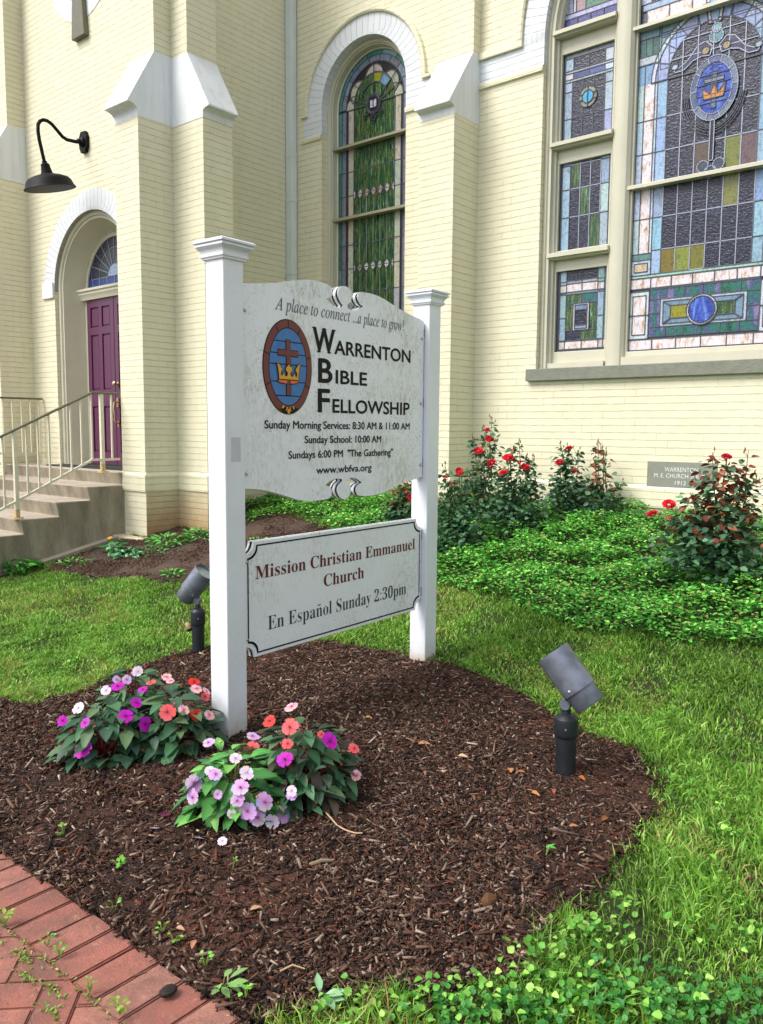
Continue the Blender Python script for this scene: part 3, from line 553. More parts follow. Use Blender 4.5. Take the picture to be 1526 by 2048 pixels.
for s in (-1, 1):
    a, b = (LL0, LL1) if s < 0 else (RL0, RL1)
    for j_, (z0, z1) in enumerate(zt_[:3]):
        lo_ = ZS+.05 if j_ == 0 else zr_s[j_-1]+.03; hi_ = zr_s[j_]-.02
        sash_out = [(a-.048, lo_), (b+.037, lo_), (b+.037, hi_), (a-.048, hi_)]; sash = MB()
        plateY(sash, [sash_out, [(a, z0), (a, z1), (b, z1), (b, z0)]], Yw+.155, Yw+.215); sash.build('sash', M['trim'], bigw, bevel=.004)
    def fr_(u, v, z0, z1): return (a+(b-a)*u, z1-(z1-z0)*v)
    def R(u0, u1, v0, v1, col, z, **k):
        p, q = fr_(u0, v1, *z), fr_(u1, v0, *z); G.rect(p[0], q[0], p[1], q[1], col, **k)
    z = zt_[0]                                            # bottom light
    R(0, .06, 0, 1, '#3a4250', z); R(.94, 1, 0, 1, '#5a7088', z)
    for u0, u1 in ((.06, .19), (.81, .94)):
        for v0, v1 in ((0, .13), (.13, .17), (.17, .27), (.29, .58), (.58, .86)): R(u0, u1, v0, v1, random.choice(['#9fb9c4', '#8faab8', '#a9c2c6']) if v1 != .27 else '#c9cfd0', z)
    for i in range(3): R(.19+.2067*i, .19+.2067*(i+1), 0, .12, 'd', z)
    R(.19, .50, .12, .16, '#8f98ac', z); R(.50, .81, .12, .16, '#a3abbb', z); R(.19, .50, .16, .26, 's', z); R(.50, .81, .16, .26, 's', z); R(.06, .94, .26, .29, '#7e8ba0', z)
    R(.19, .5, .29, .41, 'g', z); R(.5, .81, .29, .41, 't', z); R(.19, .34, .41, .74, 'g', z); R(.66, .81, .41, .74, 'g', z); R(.19, .5, .74, .86, 'd', z); R(.5, .81, .74, .86, 'g', z)
    R(.34, .66, .41, .74, '#d5d8e0', z, lift=.004); R(.38, .62, .43, .49, '#6f8fb0', z, lift=.007); R(.38, .62, .49, .68, 'd', z, lift=.007); R(.38, .62, .68, .72, '#7f9ab4', z, lift=.007)
    R(0, .18, .87, .97, '#cdb9b2', z); R(.18, .52, .87, .97, 's', z); R(.52, .85, .87, .97, 's', z); R(.85, 1, .87, .97, '#c8bdae', z); R(0, 1, .97, 1, '#4a5058', z)
    z = zt_[1]                                            # middle light
    R(0, .04, 0, 1, '#3a4250', z); R(.96, 1, 0, 1, '#55708a', z)
    for v0, v1 in ((0, .03), (.03, .30), (.30, .62), (.62, 1)):
        for u0, u1 in ((.04, .20), (.80, .96)): R(u0, u1, v0, v1, random.choice(['#98b4c4', '#8aa6bc', '#a6c0cc']), z)
        for i in range(3): R(.20+.2*i, .4+.2*i, v0, v1, 'd' if (i+int(v0*10)) % 4 else 'g', z, lmat=1)
    z = zt_[2]                                            # upper light
    R(0, .04, 0, 1, '#3a4250', z); R(.97, 1, 0, 1, '#55708a', z)
    R(.04, .97, 0, .05, '#8b92a2', z); R(.04, .2, .05, .19, '#a9bcd0', z); R(.81, .97, .05, .19, '#b3c4d4', z); R(.2, .5, .05, .19, 'd', z); R(.5, .81, .05, .19, 'd', z)
    R(.04, .97, .19, .22, '#b0b8c6', z); R(.04, .2, .22, .29, '#c4cede', z); R(.81, .97, .22, .29, '#c4cede', z); R(.2, .5, .22, .29, '#4a548c', z); R(.5, .81, .22, .29, '#56609a', z); R(.04, .97, .29, .32, '#b0b8c6', z)
    for v0, v1 in ((.32, .43), (.43, .74), (.74, 1)):
        for u0, u1 in ((.04, .19), (.82, .97)): R(u0, u1, v0, v1, random.choice(['#9fb2cc', '#a9bcd4', '#94a8c4']), z)
        for i in range(3): R(.19+.21*i, .40+.21*i, v0, v1, 'd', z)
    c_ = fr_(.5, .535, *z); G.cell(oval(c_[0], c_[1], .095, .098, 20), '#8f9f80', lift=.005, lead=.009); G.cell(oval(c_[0], c_[1], .058, .06, 20), '#4aa6d8', lift=.009, lead=.009); G.line([(c_[0], c_[1]-.1), (c_[0], c_[1]+.1)], .006, lift=.012)
    for t in (20, 160, 200, 340): G.line([(c_[0]+.06*math.cos(R_(t)), c_[1]+.06*math.sin(R_(t))), (c_[0]+.095*math.cos(R_(t)), c_[1]+.095*math.sin(R_(t)))], .008, lift=.012)
    z0, z1 = zt_[3][0], BWS+1.1                           # top light under the arch
    R(0, 1, 0, 1, 'd', (z0, z1)); p = (z0, z0+.62)
    R(.0, 1, .80, 1, '#4a4f86', p, lift=.003)
    for i in range(1, 4): G.line([(a+(b-a)*i/4, z0), (a+(b-a)*i/4, z0+.12)], .008, lift=.006)
    R(0, 1, .72, .80, '#a9b4cc', p, lift=.003); R(0, .16, .2, .72, '#a3b4d0', p, lift=.003); R(.16, .22, .2, .72, '#c6cbd4', p, lift=.003); R(.22, .40, .2, .72, '#a58f96', p, lift=.003); R(.40, 1, .2, .72, '#56806c', p, lift=.003)
# centre light
zc0 = gz(1400, 696); ztop = BWS+1.3
mb = MB(); cxm = BWX; hwC = CR-cxm
plateY(mb, [[(CL-.035, ZS+.07), (CR+.035, ZS+.07), (CR+.035, ztop), (CL-.035, ztop)], [(CL, zc0), (CL, ztop-.05), (CR, ztop-.05), (CR, zc0)]], Yw+.145, Yw+.215); mb.build('sash', M['trim'], bigw, bevel=.004)
zbar1 = gz(1395, 355); zbar2 = gz(1380, 31)
for z in (zbar1, zbar2): mb = MB(); mb.prism([(Yw+.10, z-.02), (Yw+.10, z+.008), (Yw+.12, z+.02), (Gy+.01, z+.02), (Gy+.01, z-.02)], fY, CL-.045, CR+.045); mb.build('glazing_bar', M['trim'], bigw)
cols = [gx(1040+x/3.14, 380+180/3.14) for x in (712, 742, 752, 815, 832, 893)]
e0 = cols[5]; cell = (cxm-e0)/3
def mir(x): return 2*cxm-x
def both(x0, x1, z0, z1, col, **k):
    G.rect(x0, x1, z0, z1, col, **k); G.rect(mir(x1), mir(x0), z0, z1, col, **k)
rowz = [gz(1040+900/3.14, 380+y/3.14) for y in (520, 370, 165)]
zk = gz(1040+900/3.14, 505/3.14)                          # spring of the pictured arch
r4 = [gz(1040+900/3.14, y/3.14) for y in (945, 735)]
rows = [rowz[0], rowz[1], rowz[2], zbar1, r4[0], r4[1], zk, zk+.26, zk+.5, zk+.75]
G.mb.box(CL-.005, CR+.005, Gy+.007, Gy+.012, zc0-.005, ztop-.04, 0, hexrgb('#4a5866'))
both(CL, cols[0], zc0, ztop, '#39424e')
zp0 = gz(1040+820/3.14, 380+395/3.14)
zz = [zp0, rowz[2], zbar1, r4[0], r4[1], gz(1330, 120)]
for i in range(len(zz)-1): both(cols[0], cols[2], zz[i], zz[i+1], '#a9c0cc'); both(cols[2], cols[3], zz[i], zz[i+1], 's'); both(cols[3], cols[4], zz[i], zz[i+1], '#bccbd6')
rr_ = rows[:7]
for i in range(6): both(cols[4], e0, rr_[i], rr_[i+1], random.choice(['#93b2cc', '#9dbad0', '#88a6c8']))
dk = {(0, 0): '#75681f', (0, 1): '#7f8a36', (0, 2): '#6d6c2a', (2, 4): '#7d8040', (3, 4): '#77763a', (3, 5): '#6d5258', (3, 2): '#5a4a44'}
R_in = cxm-e0
for r in range(6):
    for c in range(6):
        col = dk.get((r, c), 'd'); G.rect(e0+cell*c, e0+cell*(c+1), rows[r], rows[r+1], col, lmat=1, lead=.009)
# arch head of the pictured niche: dark glass inside, pale voussoirs, corner panels
G.rect(CL, CR, zk, zbar2, '#7b9ac0', lead=0)
for s in (-1, 1):
    def q(x): return x if s < 0 else mir(x)
    def RR(x0, x1, z0, z1, c, **k): a, b = sorted((q(x0), q(x1))); G.rect(a, b, z0, z1, c, lift=.003, **k)
    zu = gz(1330, 62)
    w3 = (cols[4]-cols[0])/3
    for i, c in enumerate(('#355c60', '#3f7a6c', '#2f6a58')): RR(cols[0]+w3*i, cols[0]+w3*(i+1), gz(1330, 103), gz(1330, 68), c)
    RR(cols[0], cols[4], gz(1330, 68), zbar2, '#7f9ab0'); RR(cols[0], cols[4], gz(1330, 120), gz(1330, 103), '#a9bccd')
    RR(cols[4], cols[4]+.10, zk, zbar2-.10, '#7f95a8'); RR(cols[4]+.02, cxm-.15, zbar2-.12, zbar2, '#8098ae'); RR(cols[4]+.10, cols[4]+.36, zbar2-.28, zbar2-.12, '#c4cfe6'); RR(cols[4]+.1, cols[4]+.36, zbar2-.16, zbar2-.10, '#a08a78')
    RR(cols[4]+.02, cols[4]+.16, zk+.1, zk+.42, '#4f9fc8')
nv = 5
for i in range(2*nv):
    a0, a1 = 180*i/(2*nv), 180*(i+1)/(2*nv); G.cell(arc(cxm, zk, R_in+.155, a0, a1, 5)+arc(cxm, zk, R_in+.115, a1, a0, 5), '#ccd6e4', lift=.006, lead=.008)
    G.cell(arc(cxm, zk, R_in+.115, a0, a1, 5)+arc(cxm, zk, R_in, a1, a0, 5), random.choice(['#9fb2d4', '#a9b9d8', '#94a9d0']), lift=.006, lead=.009)
G.cell(arc(cxm, zk, R_in, 0, 180, 30), 'd', lift=.0055, lead=.012)
for i in range(1, 6):
    x = e0+cell*i; G.line([(x, zk), (x, zk+math.sqrt(max(0, R_in**2-(x-cxm)**2)))], .008, 1, lift=.008)
for h in (.15, .30): G.line([(cxm-math.sqrt(R_in**2-h*h), zk+h), (cxm+math.sqrt(R_in**2-h*h), zk+h)], .007, 1, lift=.008)
kz = zk+R_in; G.cell([(cxm-.055, kz-.03), (cxm+.055, kz-.03), (cxm+.085, kz+.19), (cxm-.085, kz+.19)], '#dfe5ee', lift=.010, lead=.010); G.cell([(cxm-.03, kz-.015), (cxm+.03, kz-.015), (cxm+.055, kz+.18), (cxm-.055, kz+.18)], '#8fb4dc', lift=.013, lead=.006)
# above the upper bar
for i in range(6): G.rect(CL+.06+(CR-CL-.12)*i/6, CL+.06+(CR-CL-.12)*(i+1)/6, zbar2, zbar2+.16, 's')
G.rect(CL+.02, CR-.02, zbar2+.16, zbar2+.22, '#9fb2c8'); G.rect(CL+.1, CR-.1, zbar2+.22, ztop-.06, 'd'); both(CL, CL+.1, zbar2+.22, ztop-.06, '#a9b9c8')
# hanging medallion
mx, mz = gx(1040+1222/3.14, 555/3.14), gz(1040+1222/3.14, 555/3.14); ma, mb_ = .205, .275
for t in (1.36, 1.27, 1.19, 1.12): G.line([(p[0], p[1]-.02) for p in oval(mx, mz, ma*t, mb_*t, 36)][18:36]+[], .007, 0, lift=.012)
def sw(pts, s): return [(mx+s*p[0], mz+p[1]) for p in pts]
for s in (-1, 1):
    G.cell(sw([(.03, .36), (.09, .42), (.16, .40), (.25, .29), (.33, .25), (.38, .30), (.36, .22), (.28, .22), (.2, .28), (.12, .30), (.05, .29)], s), '#45435e', lift=.012, lead=.008, lmat=1)
    G.cell([(x, z) for x, z in oval(mx+s*.09, mz+.34, .035, .035, 12)], '#a8946e', lift=.015, lead=.008); G.cell(oval(mx+s*.36, mz+.27, .03, .025, 10), '#b9c4d4', lift=.015, lead=.006)
nseg = 10
for i in range(nseg):
    t0, t1 = 2*PI*i/nseg, 2*PI*(i+1)/nseg; n_ = 6
    o1 = [(mx+ma*math.cos(t0+(t1-t0)*j/n_), mz+mb_*math.sin(t0+(t1-t0)*j/n_)) for j in range(n_+1)]; o2 = [(mx+ma*.76*math.cos(t1-(t1-t0)*j/n_), mz+mb_*.80*math.sin(t1-(t1-t0)*j/n_)) for j in range(n_+1)]
    G.cell(o1+o2, random.choice(['#5f6a8c', '#6b7a94', '#56628e', '#76808f']), lift=.016, lead=.007, lmat=1)
G.cell(oval(mx, mz, ma*.76, mb_*.80, 32), 'b', lift=.0165, lead=.010)
for h in (-.12, -.05, .04, .12): 
    ww = ma*.76*math.sqrt(1-(h/(mb_*.8))**2); G.line([(mx-ww, mz+h), (mx+ww, mz+h)], .006, lift=.018)
G.rect(mx-.02, mx+.02, mz-.17, mz+.14, '#5c6c8a', lift=.0195, lead=.005); G.rect(mx-.085, mx+.085, mz+.055, mz+.09, '#7d8697', lift=.0205, lead=.005)
G.cell([(mx-.10, mz+.01), (mx-.06, mz-.02), (mx-.035, mz-.04), (mx, mz+.035), (mx+.035, mz-.04), (mx+.06, mz-.02), (mx+.10, mz+.03), (mx+.085, mz-.085), (mx-.085, mz-.085)], '#c98a3a', lift=.022, lead=.008)
G.rect(mx-.018, mx+.018, mz-.62, mz-.27, '#23242e', lift=.014, lead=.008, lmat=1)
for q in ((-.07, -.66, .05), (.07, -.66, .05), (0, -.72, .055)): G.cell(oval(mx+q[0], mz+q[1], q[2], q[2], 14), '#3a4658', lift=.014, lead=.009, lmat=1)
G.cell(oval(mx, mz+.44, .06, .055, 14), '#5f8a9c', lift=.012, lead=.009, lmat=1); G.cell(oval(mx, mz+.51, .04, .04, 12), '#7fa2b4', lift=.0125, lead=.008, lmat=1)
# bottom bands
b5 = lambda y: gz(1040+1000/3.14, 380+y/3.14)
xb0 = cols[0]; nb = 7
G.rect(xb0, mir(xb0), b5(528), rowz[0], '#9cc4bc')
zz = (b5(597), b5(528)-.004)
G.rect(xb0, mir(xb0), *zz, 's'); 
for i in range(1, nb): G.line([(xb0+(mir(xb0)-xb0)*i/nb, zz[0]), (xb0+(mir(xb0)-xb0)*i/nb, zz[1])], .008)
for side in (0, 1):
    a, b = (cols[0], cols[4]) if side == 0 else (mir(cols[4]), mir(cols[0])); z1, z0 = zp0, rowz[0]
    G.rect(a, b, z1-.06, z1, '#5f8a80', lift=.002); G.rect(a, b, z0, z1-.06, '#bcd0d6', lift=.002); G.rect(a+.03, b-.03, z0+.03, z1-.09, '#cbb096', lift=.005)
    z0, z1 = b5(920), b5(615); G.rect(a, b, z0, z1, '#c3d2d8', lift=.002); G.rect(a+.03, b-.03, z0+.04, z1-.04, 's', lift=.005); G.line([(a, (z0+z1)/2), (b, (z0+z1)/2)], lift=.006)
x0, x1 = cols[4], mir(cols[4]); zt4, zb4 = b5(606), b5(910); h4 = zt4-zb4
G.rect(x0, x1, zt4, b5(597)-.002, '#8f9fb4')
n7 = 6
for i in range(n7): a, b = x0+(x1-x0)*i/n7, x0+(x1-x0)*(i+1)/n7; G.rect(a, b, zt4-h4*.22, zt4, 't'); G.rect(a, b, zb4, zb4+h4*.2, 't')
for i in range(2): G.rect(x0, x0+.11, zb4+h4*(.2+.29*i), zb4+h4*(.49+.29*i), 't'); G.rect(x1-.11, x1, zb4+h4*(.2+.29*i), zb4+h4*(.49+.29*i), 't')
a, b, za, zb_ = x0+.11, x1-.11, zb4+h4*.2, zt4-h4*.22
G.rect(a, b, za, zb_, '#b9c4cc', lift=.001); G.rect(a+.03, b-.03, za+.025, zb_-.025, '#6f8fac', lift=.004); G.rect(a+.10, b-.10, za+.07, zb_-.07, '#8c8a1c', lift=.007); G.rect(cxm+.05, b-.10, za+.07, zb_-.07, 'g', lift=.008)
for p_, q_ in (((a+.03, za+.025), (a+.10, za+.07)), ((a+.03, zb_-.025), (a+.10, zb_-.07)), ((b-.03, za+.025), (b-.10, za+.07)), ((b-.03, zb_-.025), (b-.10, zb_-.07))): G.line([p_, q_], lift=.008)
G.cell(oval(cxm, (za+zb_)/2, .138, .138, 32), '#d2d6dc', lift=.011, lead=.009); G.cell(oval(cxm, (za+zb_)/2, .118, .118, 32), 'b', lift=.014, lead=.010)
zz = (zc0+.012, b5(925)); G.rect(xb0, mir(xb0), *zz, 's')
for i in range(1, 6): G.line([(xb0+(mir(xb0)-xb0)*i/6, zz[0]), (xb0+(mir(xb0)-xb0)*i/6, zz[1])], .008)
G.rect(xb0, mir(xb0), zc0, zc0+.012, '#3c424a', lead=0)
G.build(bigw)
# ------------------------------------------------------------------ door
fr = MB()
arch_sweep(fr, DX, 1.08, DS, [(DR-.002, Yf+.05), (DR-.02, Yf+.045), (DR-.05, Yf+.052), (DR-.06, Yf+.075), (DR-.085, Yf+.075), (DR-.09, Yf+.095), (DR-.17, Yf+.34), (DR-.19, Yf+.345), (DR-.21, Yf+.33), (DR-.255, Yf+.33), (DR-.26, Yf+.38), (DR-.002, Yf+.38)])
DYf = Yf+.28
fr.prism([(DYf+.09, 3.29), (DYf, 3.29), (DYf-.01, 3.33), (DYf-.03, 3.36), (DYf-.03, 3.385), (DYf-.05, 3.40), (DYf-.05, 3.43), (DYf+.09, 3.46)], fY, DX-.79, DX+.79)
dframe = fr.build('door_frame', M['trim'], church, smooth=True, auto=R_(28))
G = Glass(DYf+.065); G.rect(DX-.70, DX+.70, 3.46, 3.56, '#2a3f86'); 
for i in range(1, 8): G.line([(DX-.7+1.4*i/8, 3.46), (DX-.7+1.4*i/8, 3.56)], .008, 1)
cx, zsp = DX, 3.56
ringcells(.66, .55, ['#1c2a6c', '#16204e', '#23367c'], 10, lmat=1); ringcells(.55, .36, ['d'], 10, lmat=1); ringcells(.36, .16, ['#3a3c44', '#2c2d33'], 10, lmat=1); G.cell(arc(DX, 3.56, .16, 0, 180, 16), '#93a9c8', lmat=1)
G.build(dframe)
def leaf(x0, x1, mirr, handle):
    z0, z1 = 1.10, 3.285; mb = MB(); mb.box(x0, x1, DYf+.055, DYf+.085, z0, z1); W_, H_ = x1-x0, z1-z0; holes = []
    for u0, u1 in ((.13, .43), (.56, .86)):
        for v0, v1 in ((.045, .165), (.21, .545), (.645, .925)):
            a, b, c, d = x0+W_*u0, x0+W_*u1, z1-H_*v1, z1-H_*v0; holes.append([(a, c), (a, d), (b, d), (b, c)])
            V, Fs = cplate([[(a+.02, c+.02), (b-.02, c+.02), (b-.02, d-.02), (a+.02, d-.02)]], .012); mb.add([(p[0], DYf+.049+p[2], p[1]) for p in V], Fs)
    plateY(mb, [[(x0, z0), (x1, z0), (x1, z1), (x0, z1)]]+holes, DYf+.033, DYf+.0552)
    d = mb.build('door', M['purple'], church, bevel=.003)
    if handle:
        hx = x0+.06; h = MB(); h.lathe([(.032, 0), (.03, .012), (.012, .016), (.012, .05), (.03, .055), (.034, .07), (.02, .085), (0, .088)], (hx, DYf+.033, 2.16), (0, -1, 0), 16)
        h.box(hx-.024, hx+.024, DYf+.015, DYf+.034, 1.86, 1.98); h.tube([(hx, DYf+.02, 1.93), (hx, DYf-.035, 1.915), (hx, DYf-.045, 1.84), (hx, DYf-.03, 1.74), (hx, DYf-.035, 1.68), (hx, DYf+.02, 1.65)], [.012, .011, .014, .011, .009, .010], 8); h.box(hx-.02, hx+.02, DYf+.02, DYf+.034, 1.60, 1.68)
        h.build('door_handle', M['brass'], d, smooth=True)
    return d
leaf(DX-.645, DX-.006, 0, False)['label'] = 'left purple door leaf'; leaf(DX+.006, DX+.645, 1, True)['label'] = 'right purple door leaf with brass handle'
mb = MB(); mb.box(DX-.82, DX+.82, DYf-.05, DYf+.1, 1.084, 1.10); mb.build('threshold', M['matblack'], church)
# hinge-side bracket of the far railing is part of the railing; door mat lies loose
mb = MB(); mb.box(-10.28, -8.42, 5.40, 5.66, 1.0865, 1.102); tag(mb.build('door_mat', M['matblack'], bevel=.004), 'black rubber mat on the landing in front of the purple door', 'door mat')
# ------------------------------------------------------------------ steps, railings, lamp
def steps():
    t = MB(); edge = [(5.205, 1.086), (4.80, .938), (4.43, .79), (4.035, .635), (3.65, .482), (3.26, .33), (2.88, .178)]; prof = [(5.72, -.1), (5.72, 1.086)]
    for i, (y, z) in enumerate(edge): prof += [(y-.012, z), (y+.022, (edge[i+1][1] if i < len(edge)-1 else .03))]
    prof += [(2.90, -.1)]
    t.prism(prof, fX.__class__ and (lambda d, z, q: (q, d, z)), -11.0, -8.225)
    return t
st = thing('concrete_steps', (-9.6, 4.2, .1), 'stained grey concrete steps rising to the purple door', 'steps')
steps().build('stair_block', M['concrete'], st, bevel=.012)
mb = MB(); 
for i in range(6): y_ = 4.28+.135*i; z_ = float(terr(-8.15, y_+.07))+.035; mb.box(-8.226, -8.12, y_, y_+.1352, 0, z_) if False else None
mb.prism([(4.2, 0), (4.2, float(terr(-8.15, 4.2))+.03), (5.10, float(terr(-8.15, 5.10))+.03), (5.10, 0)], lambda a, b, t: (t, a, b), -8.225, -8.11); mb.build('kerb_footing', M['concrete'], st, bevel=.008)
def railing(X, label, y0, inner):
    t = thing('railing', (X, 4.03, .63), label, 'railing', 'railings beside the church steps'); slope = (1.978-1.493)/(4.92-3.882)
    zt = lambda y: 1.493+slope*(y-3.882) if y < 4.92 else 1.978
    zbm = lambda y: .745+slope*(y-3.86) if y < 4.90 else 1.233
    yend = inner
    ys = [2.6, 4.92, yend]
    mb = MB()
    for a, b in ((2.6, 4.92), (4.92, yend)): mb.prism([(-.022, -.012), (.022, -.012), (.022, .004), (.012, .012), (-.012, .012), (-.022, .004)], lambda p, q, s: (X+p, a+(b-a)*s, zt(a+(b-a)*s)+q), 0, 1)
    mb.build('handrail', M['railtop'], t)
    mb = MB()
    for a, b in ((2.6, 4.90), (4.90, yend)): mb.prism([(-.013, -.013), (.013, -.013), (.013, .013), (-.013, .013)], lambda p, q, s: (X+p, a+(b-a)*s, zbm(a+(b-a)*s)+q), 0, 1)
    mb.build('bottom_rail', M['rail'], t)
    for y, zf in ((3.03, .335), (4.03, .638), (5.03, 1.087)):
        mb = MB(); mb.box(X-.019, X+.019, y-.019, y+.019, zf, zt(y)-.01); mb.prism([(-.05, 0), (.05, 0), (.03, .018), (-.03, .018)], lambda p, q, s: (X+p, y+s, zf+q), -.05, .05, 1); mb.box(X-.021, X+.021, y-.021, y+.021, zf+.015, zf+.10, 1); mb.build('post', [M['rail'], M['rust']], t)
    y = 2.78
    while y < yend-.04:
        if min(abs(y-v) for v in (3.03, 4.03, 5.03)) > .05:
            mb = MB(); mb.box(X-.0085, X+.0085, y-.0085, y+.0085, zbm(y)+.012, zt(y)-.01); mb.build('baluster', M['rail'], t)
        y += .125
    return t
railing(-8.30, 'cream iron railing with dark handrail on the near side of the steps', 0, 5.245)
railing(-10.90, 'cream iron railing on the far side of the steps against the tower', 0, 5.70)
LX = -9.627
lp = thing('wall_lamp', (LX, 5.72, 5.12), 'black gooseneck barn lamp on the wall above the purple door', 'wall lamp')
mb = MB(); oc = [(-.05, -.125), (.05, -.125), (.085, -.06), (.085, .06), (.05, .125), (-.05, .125), (-.085, .06), (-.085, -.06)]
mb.prism(oc, lambda a, b, t: (LX+a, t, 5.13+b), 5.675, 5.7205); mb.lathe([(.06, 0), (.055, .03), (.03, .045), (.026, .075), (0, .078)], (LX, 5.68, 5.125), (0, -1, 0), 18); mb.build('wall_plate', M['black'], lp, bevel=.004)
cv = [(5.66, 5.12), (5.57, 5.105), (5.463, 5.10), (5.41, 5.12), (5.34, 5.178), (5.28, 5.228), (5.22, 5.252), (5.17, 5.248), (5.128, 5.222), (5.103, 5.175), (5.100, 5.10), (5.113, 5.0), (5.136, 4.90), (5.158, 4.80), (5.166, 4.77)]
mb = MB(); mb.tube([(LX, y, z) for y, z in cv], .021, 10); mb.build('gooseneck_arm', M['black'], lp, smooth=True)
axl = Vector((0, -.21, .978)); ap = (LX, 5.166, 4.77)
mb = MB(); mb.lathe([(0, 0), (.03, 0), (.03, -.02), (.05, -.035), (.052, -.06), (.065, -.125), (.07, -.14), (.12, -.155), (.17, -.168), (.235, -.195), (.262, -.225), (.285, -.285), (.305, -.31), (.300, -.314)], ap, axl, 40)
shade = mb.build('lamp_shade', M['black'], lp, smooth=True)
mb = MB(); mb.lathe([(.299, -.3135), (.280, -.285), (.256, -.228), (.23, -.2), (.165, -.174), (.04, -.15), (0, -.149)], ap, axl, 40); mb.build('shade_lining', M['shadein'], shade, smooth=True)
mb = MB(); mb.lathe([(.02, -.15), (.03, -.2), (.035, -.235), (.02, -.262), (0, -.268)], ap, axl, 14); mb.build('bulb', M['shadein'], shade, smooth=True)
# ------------------------------------------------------------------ the sign
W5 = .127
def sP(s, z, out=0.0): p = SBASE+SAY*s+SAX*out; return (p[0], p[1], z)       # on the board face: along, up, outwards
sign = thing('church_sign', (SX0, SY0+.8, .05), 'white two post church sign with oval emblem, streaked with algae', 'sign')
def sq_lathe(mb, cx, cy, prof, mi=0):
    V = []
    for h, z in prof:
        for a, b in ((-h, -h), (h, -h), (h, h), (-h, h)): q = SAX*(cx+a)+SAY*(cy+b); V.append((SX0+q[0], SY0+q[1], z))
    n = len(prof); Fs = [(i*4+k, i*4+(k+1) % 4, (i+1)*4+(k+1) % 4, (i+1)*4+k) for i in range(n-1) for k in range(4)]+[(3, 2, 1, 0), tuple(range((n-1)*4, n*4))]
    mb.add(V, Fs, mi)
ZP = 2.398
for off in (0, SD):
    cx, cy = -W5/2, off+W5/2; h = W5/2
    mb = MB(); sq_lathe(mb, cx, cy, [(h, -.1), (h, ZP+.01)]); post = mb.build('post', M['vinyl'], sign, bevel=.006)
    mb = MB(); sq_lathe(mb, cx, cy, [(h+.001, ZP-.012), (h+.010, ZP-.012), (h+.012, ZP-.002), (h+.018, ZP-.001), (h+.019, ZP+.009), (h+.013, ZP+.013), (h+.016, ZP+.024), (h+.022, ZP+.033), (h+.030, ZP+.039), (h+.027, ZP+.040), (h+.027, ZP+.044), (h+.036, ZP+.045), (h+.037, ZP+.054), (h+.029, ZP+.055), (h+.029, ZP+.060), (h+.042, ZP+.061), (h+.043, ZP+.070), (h+.036, ZP+.076), (.0, ZP+.094)]); mb.build('post_cap', M['vinyl'], post)
    if off == 0:
        a, b = onS(380+222/2.826, 460+1172/2.826), onS(380+281/2.826, 460+1307/2.826)
        q = MB(); s0, s1 = .036, .098; q.add([sP(s0, b[1], .0365), sP(s1, b[1], .0365), sP(s1, a[1], .0365), sP(s0, a[1], .0365)], [(0, 1, 2, 3)]); q.build('sticker', M['sticker'], post)
def Z1(x, y): return onS(630+x/12.717, 560+y/12.717)
def Z2(x, y): return onS(630+x/12.717, 940+y/12.717)
def C6(x, y): return onS(380+x/2.826, 460+y/2.826)
def C7(x, y): return onS(380+x/2.826, 1000+y/2.826)
topL = [C6(*p) for p in ((310, 300), (365, 301), (420, 301), (470, 299), (520, 295), (560, 288), (600, 283), (640, 281), (670, 281), (705, 284))]
scr = [Z1(*p) for p in ((60, 28), (150, 52), (240, 88), (320, 108), (370, 140), (410, 190), (440, 250), (450, 320), (440, 375), (415, 420), (385, 442), (340, 455), (280, 462), (335, 525), (400, 590), (470, 648), (530, 682), (600, 695), (690, 692), (712, 640), (675, 600), (640, 545), (605, 470), (582, 395), (575, 330), (590, 260), (615, 215), (650, 180), (690, 160), (735, 153), (790, 162), (840, 188), (885, 230), (918, 285), (938, 350), (942, 420), (932, 480), (910, 540), (880, 585), (828, 625), (830, 708), (885, 745), (930, 763), (980, 772), (1040, 770), (1090, 758), (1140, 738), (1180, 712), (1235, 664), (1185, 645), (1140, 600), (1105, 540), (1083, 470), (1076, 415), (1088, 370), (1112, 338), (1150, 315), (1200, 304))]
topR = [C6(*p) for p in ((985, 353), (1020, 358), (1060, 371), (1100, 391), (1140, 418), (1180, 443), (1220, 466), (1260, 486), (1300, 503))]+[(1.690, 2.277), (1.690, 1.297)]
botR = [C6(*p) for p in ((1280, 1406), (1240, 1417), (1200, 1430), (1160, 1450), (1120, 1471), (1080, 1489), (1030, 1501))]
scb = [Z2(*p) for p in ((1300, 660), (1220, 662), (1150, 657), (1085, 635), (1055, 590), (1040, 540), (1040, 480), (1055, 430), (1080, 390), (1115, 360), (1190, 325), (1160, 292), (1120, 262), (1050, 218), (1000, 202), (950, 195), (890, 202), (800, 237), (800, 295), (850, 325), (885, 370), (908, 430), (917, 500), (905, 580), (880, 640), (840, 700), (790, 735), (740, 745), (690, 735), (640, 700), (600, 650), (572, 580), (560, 510), (570, 440), (600, 375), (650, 320), (692, 290), (690, 237), (620, 217), (560, 216), (500, 224), (440, 247), (385, 280), (330, 322), (270, 390), (330, 402), (380, 425), (412, 465), (430, 530), (428, 600), (405, 665), (370, 710), (320, 740), (240, 755), (150, 766))]
botL = [C6(*p) for p in ((740, 1526), (690, 1533), (640, 1530), (600, 1522), (560, 1510), (520, 1497), (480, 1485), (440, 1475), (400, 1468), (350, 1463), (315, 1462))]
